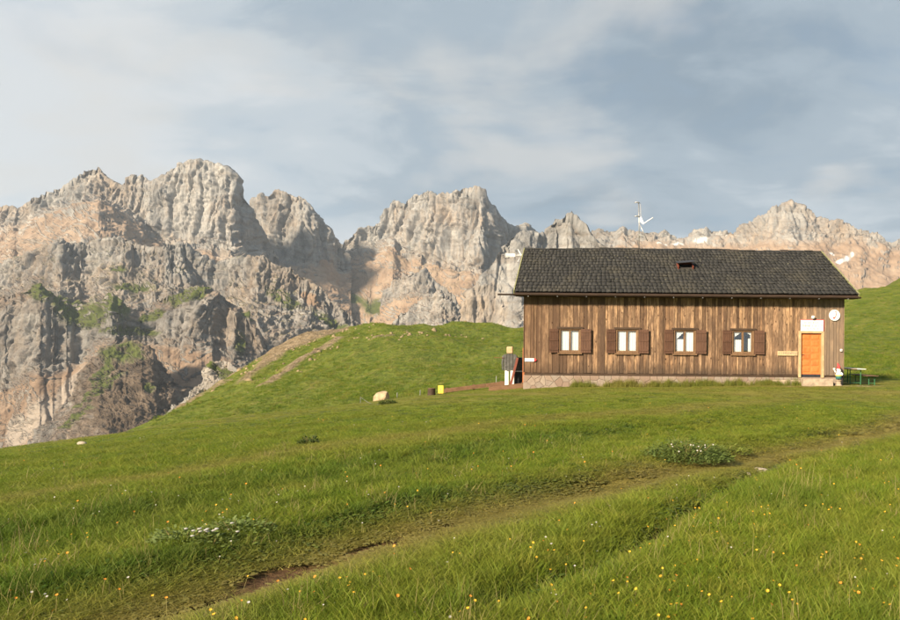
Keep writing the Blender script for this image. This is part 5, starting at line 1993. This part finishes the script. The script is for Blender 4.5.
# flowers: hundreds of specks of colour through the meadow
def flowers(name, label, cat, mat, stem, spots, petals, r0, r1, h0, h1, seed):
    rg = np.random.default_rng(seed)
    V, Q, mi = [], [], []
    for (fx_, fy_) in spots:
        z0 = gz(fx_, fy_)
        h = rg.uniform(h0, h1)
        r = rg.uniform(r0, r1)
        tip = Vector((fx_ + rg.normal() * 0.02, fy_ + rg.normal() * 0.02, z0 + h))
        b0 = len(V)
        V += [(fx_ - 0.0015, fy_, z0), (fx_ + 0.0015, fy_, z0), (tip.x + 0.0012, tip.y, tip.z), (tip.x - 0.0012, tip.y, tip.z)]
        Q.append((b0, b0 + 1, b0 + 2, b0 + 3))
        mi.append(1)
        til = Vector((rg.normal() * 0.35, rg.normal() * 0.35 - 0.35, 1)).normalized()
        e1 = til.cross(Vector((1, 0, 0))).normalized()
        e2 = til.cross(e1)
        for k in range(petals):
            a0 = 2 * math.pi * k / petals
            dm = e1 * math.cos(a0) + e2 * math.sin(a0)
            dn = e1 * -math.sin(a0) + e2 * math.cos(a0)
            b0 = len(V)
            up = til * (r * 0.35)
            for q in (tip, tip + dm * r * 0.6 + dn * r * 0.38 + up * 0.6, tip + dm * r + up, tip + dm * r * 0.6 - dn * r * 0.38 + up * 0.6):
                V.append(tuple(q))
            Q.append((b0, b0 + 1, b0 + 2, b0 + 3))
            mi.append(0)
    me = np_mesh(name, np.array(V), np.array(Q))
    o = link(name, me, mat)
    me.materials.append(stem)
    me.polygons.foreach_set('material_index', np.array(mi, np.int32))
    return tag(o, label, cat, None, 'stuff')


def scatter(n, f, seed, y0=3.6, y1=20):
    rg = np.random.default_rng(seed)
    out = []
    while len(out) < n:
        y = math.exp(rg.uniform(math.log(y0), math.log(y1)))
        x = (rg.uniform(-40, 940) - PX0) / F0 * y
        if rg.random() < f(x, y):
            out.append((x, y))
    return out


def f_right(x, y):
    w = -0.72 * x + 0.70 * y
    p = 0.5 + 1.3 * float(perlin(x / 0.9, y / 0.9, 12.0))
    return max(0, p) * (1.0 if w < 5.0 else 0.12)


def f_left(x, y):
    w = -0.72 * x + 0.70 * y
    p = 0.35 + 1.5 * float(perlin(x / 0.7, y / 0.7, 15.0))
    return max(0, p) * (0.9 if 6 < w < 10.5 and x < 0 else 0.15)


plain('petal_yellow', (0.66, 0.36, 0.025), 0.6, 0.2, 30)
plain('petal_orange', (0.62, 0.24, 0.025), 0.6, 0.2, 30)
plain('petal_white', (0.44, 0.42, 0.39), 0.6, 0.1, 30)
flowers('yellow_wildflowers', 'scattered yellow wildflowers through the long grass', 'flowers', M['petal_yellow'], M['straw'], scatter(300, f_right, 5), 6, 0.007, 0.0135, 0.08, 0.16, 1)
flowers('orange_wildflowers', 'scattered orange wildflowers among the grass banks', 'flowers', M['petal_orange'], M['straw'], scatter(90, f_right, 6) + scatter(70, f_left, 16), 6, 0.008, 0.014, 0.07, 0.15, 2)
flowers('white_wildflowers', 'scattered white wildflowers on the left grass bank', 'flowers', M['petal_white'], M['straw'], scatter(130, f_left, 7) + scatter(45, f_right, 8), 7, 0.007, 0.012, 0.06, 0.13, 3)


def plant(name, label, loc, n, rad, h, leaf, mat, seed, stems=9, cat='shrub', sy=1.0):
    o = empty(name, loc, label, cat)
    me = leafy_mesh('foliage', n, rad, h, leaf, seed, mat)
    if sy != 1:
        for v in me.vertices:
            v.co.y *= sy
    link('foliage', me, None, o)
    rg = random.Random(seed)
    for _ in range(stems):
        a = rg.uniform(0, 6.28)
        r = rad * rg.uniform(0.15, 0.7)
        MB().tube([(r * 0.2 * math.cos(a), r * 0.2 * math.sin(a), -0.03), (r * 0.7 * math.cos(a), r * 0.7 * math.sin(a), h * 0.45), (r * math.cos(a), r * math.sin(a), h * 0.85)], [0.008, 0.006, 0.003], 5).build('stem', M['straw'], o)
    return o


q = gp(686, 459)
sb = plant('leafy_shrub', 'low spreading leafy shrub with pale blossoms on the open meadow', q, 4200, 0.74, 0.34, 0.052, M['shrub_leaf'], 4, 14, sy=0.7)
spots = []
rgq = random.Random(9)
for _ in range(12):
    spots.append((q.x + rgq.uniform(-0.25, 0.5), q.y - rgq.uniform(0.05, 0.4)))
V, Q = [], []
for (sx_, sy_) in spots:
    u_ = math.hypot(sx_ - q.x, (sy_ - q.y) / 0.75) / 0.62
    zz = 0.36 * math.sqrt(max(0.06, 1 - u_ * u_)) * rgq.uniform(0.75, 1.1)
    for k in range(5):
        a = k * 1.2566
        b0 = len(V)
        c = Vector((sx_ - q.x, sy_ - q.y, zz))
        d = Vector((math.cos(a), -0.4, math.sin(a))) * 0.013
        s_ = Vector((-math.sin(a), 0, math.cos(a))) * 0.008
        V += [tuple(c), tuple(c + d * 0.6 + s_), tuple(c + d), tuple(c + d * 0.6 - s_)]
        Q.append((b0, b0 + 1, b0 + 2, b0 + 3))
o = link('blossoms', np_mesh('blossoms', np.array(V), np.array(Q)), M['petal_white'], sb)
o['kind'] = 'stuff'
plant('small_shrub', 'small dark tuft of shrub alone on the smooth upper meadow', gp(309, 448), 500, 0.17, 0.20, 0.06, M['dark_shrub_leaf'], 6, 5)
q = gp(388, 406)
plant('dark_shrub', 'low dark shrub in front of the tan boulder', q, 600, 0.30, 0.20, 0.07, M['dark_shrub_leaf'], 7, 5)
q = gp(722, 452)
plant('grass_herb_clump', 'flat darker herb clump trailing beside the leafy shrub', q, 700, 0.55, 0.16, 0.06, M['shrub_leaf'], 12, 5, sy=0.5)
# clump of white flowers on the bank at left
q = gp(213, 552)
wc = plant('white_flower_clump', 'tight clump of white flowers on the shaded grass bank', q, 500, 0.22, 0.13, 0.05, M['shrub_leaf'], 15, 6, cat='flowers')
for k in range(15):
    a, r = rgq.uniform(0, 6.28), 0.2 * math.sqrt(rgq.random())
    c = Vector((r * math.cos(a) * 1.2, r * math.sin(a), rgq.uniform(0.14, 0.2)))
    mb = MB()
    mb.lathe([(0.004, 0.0), (0.014, 0.004), (0.018, 0.010), (0.008, 0.014)], 8, tuple(c))
    mb.build('blossom', M['petal_white'], wc)
# dark leafy bank behind the white flowers
for i, (px_, py_, rr_, hh, lab) in enumerate(((185, 549, 0.34, 0.17, 'dark leafy herb bank left of the white flower clump'), (240, 538, 0.36, 0.16, 'dark leafy herb bank right of the white flower clump'))):
    plant('herb_bank', lab, gp(px_, py_), 1100, rr_, hh, 0.05, M['shrub_leaf'], 40 + i, 6, cat='herbs', sy=0.6)
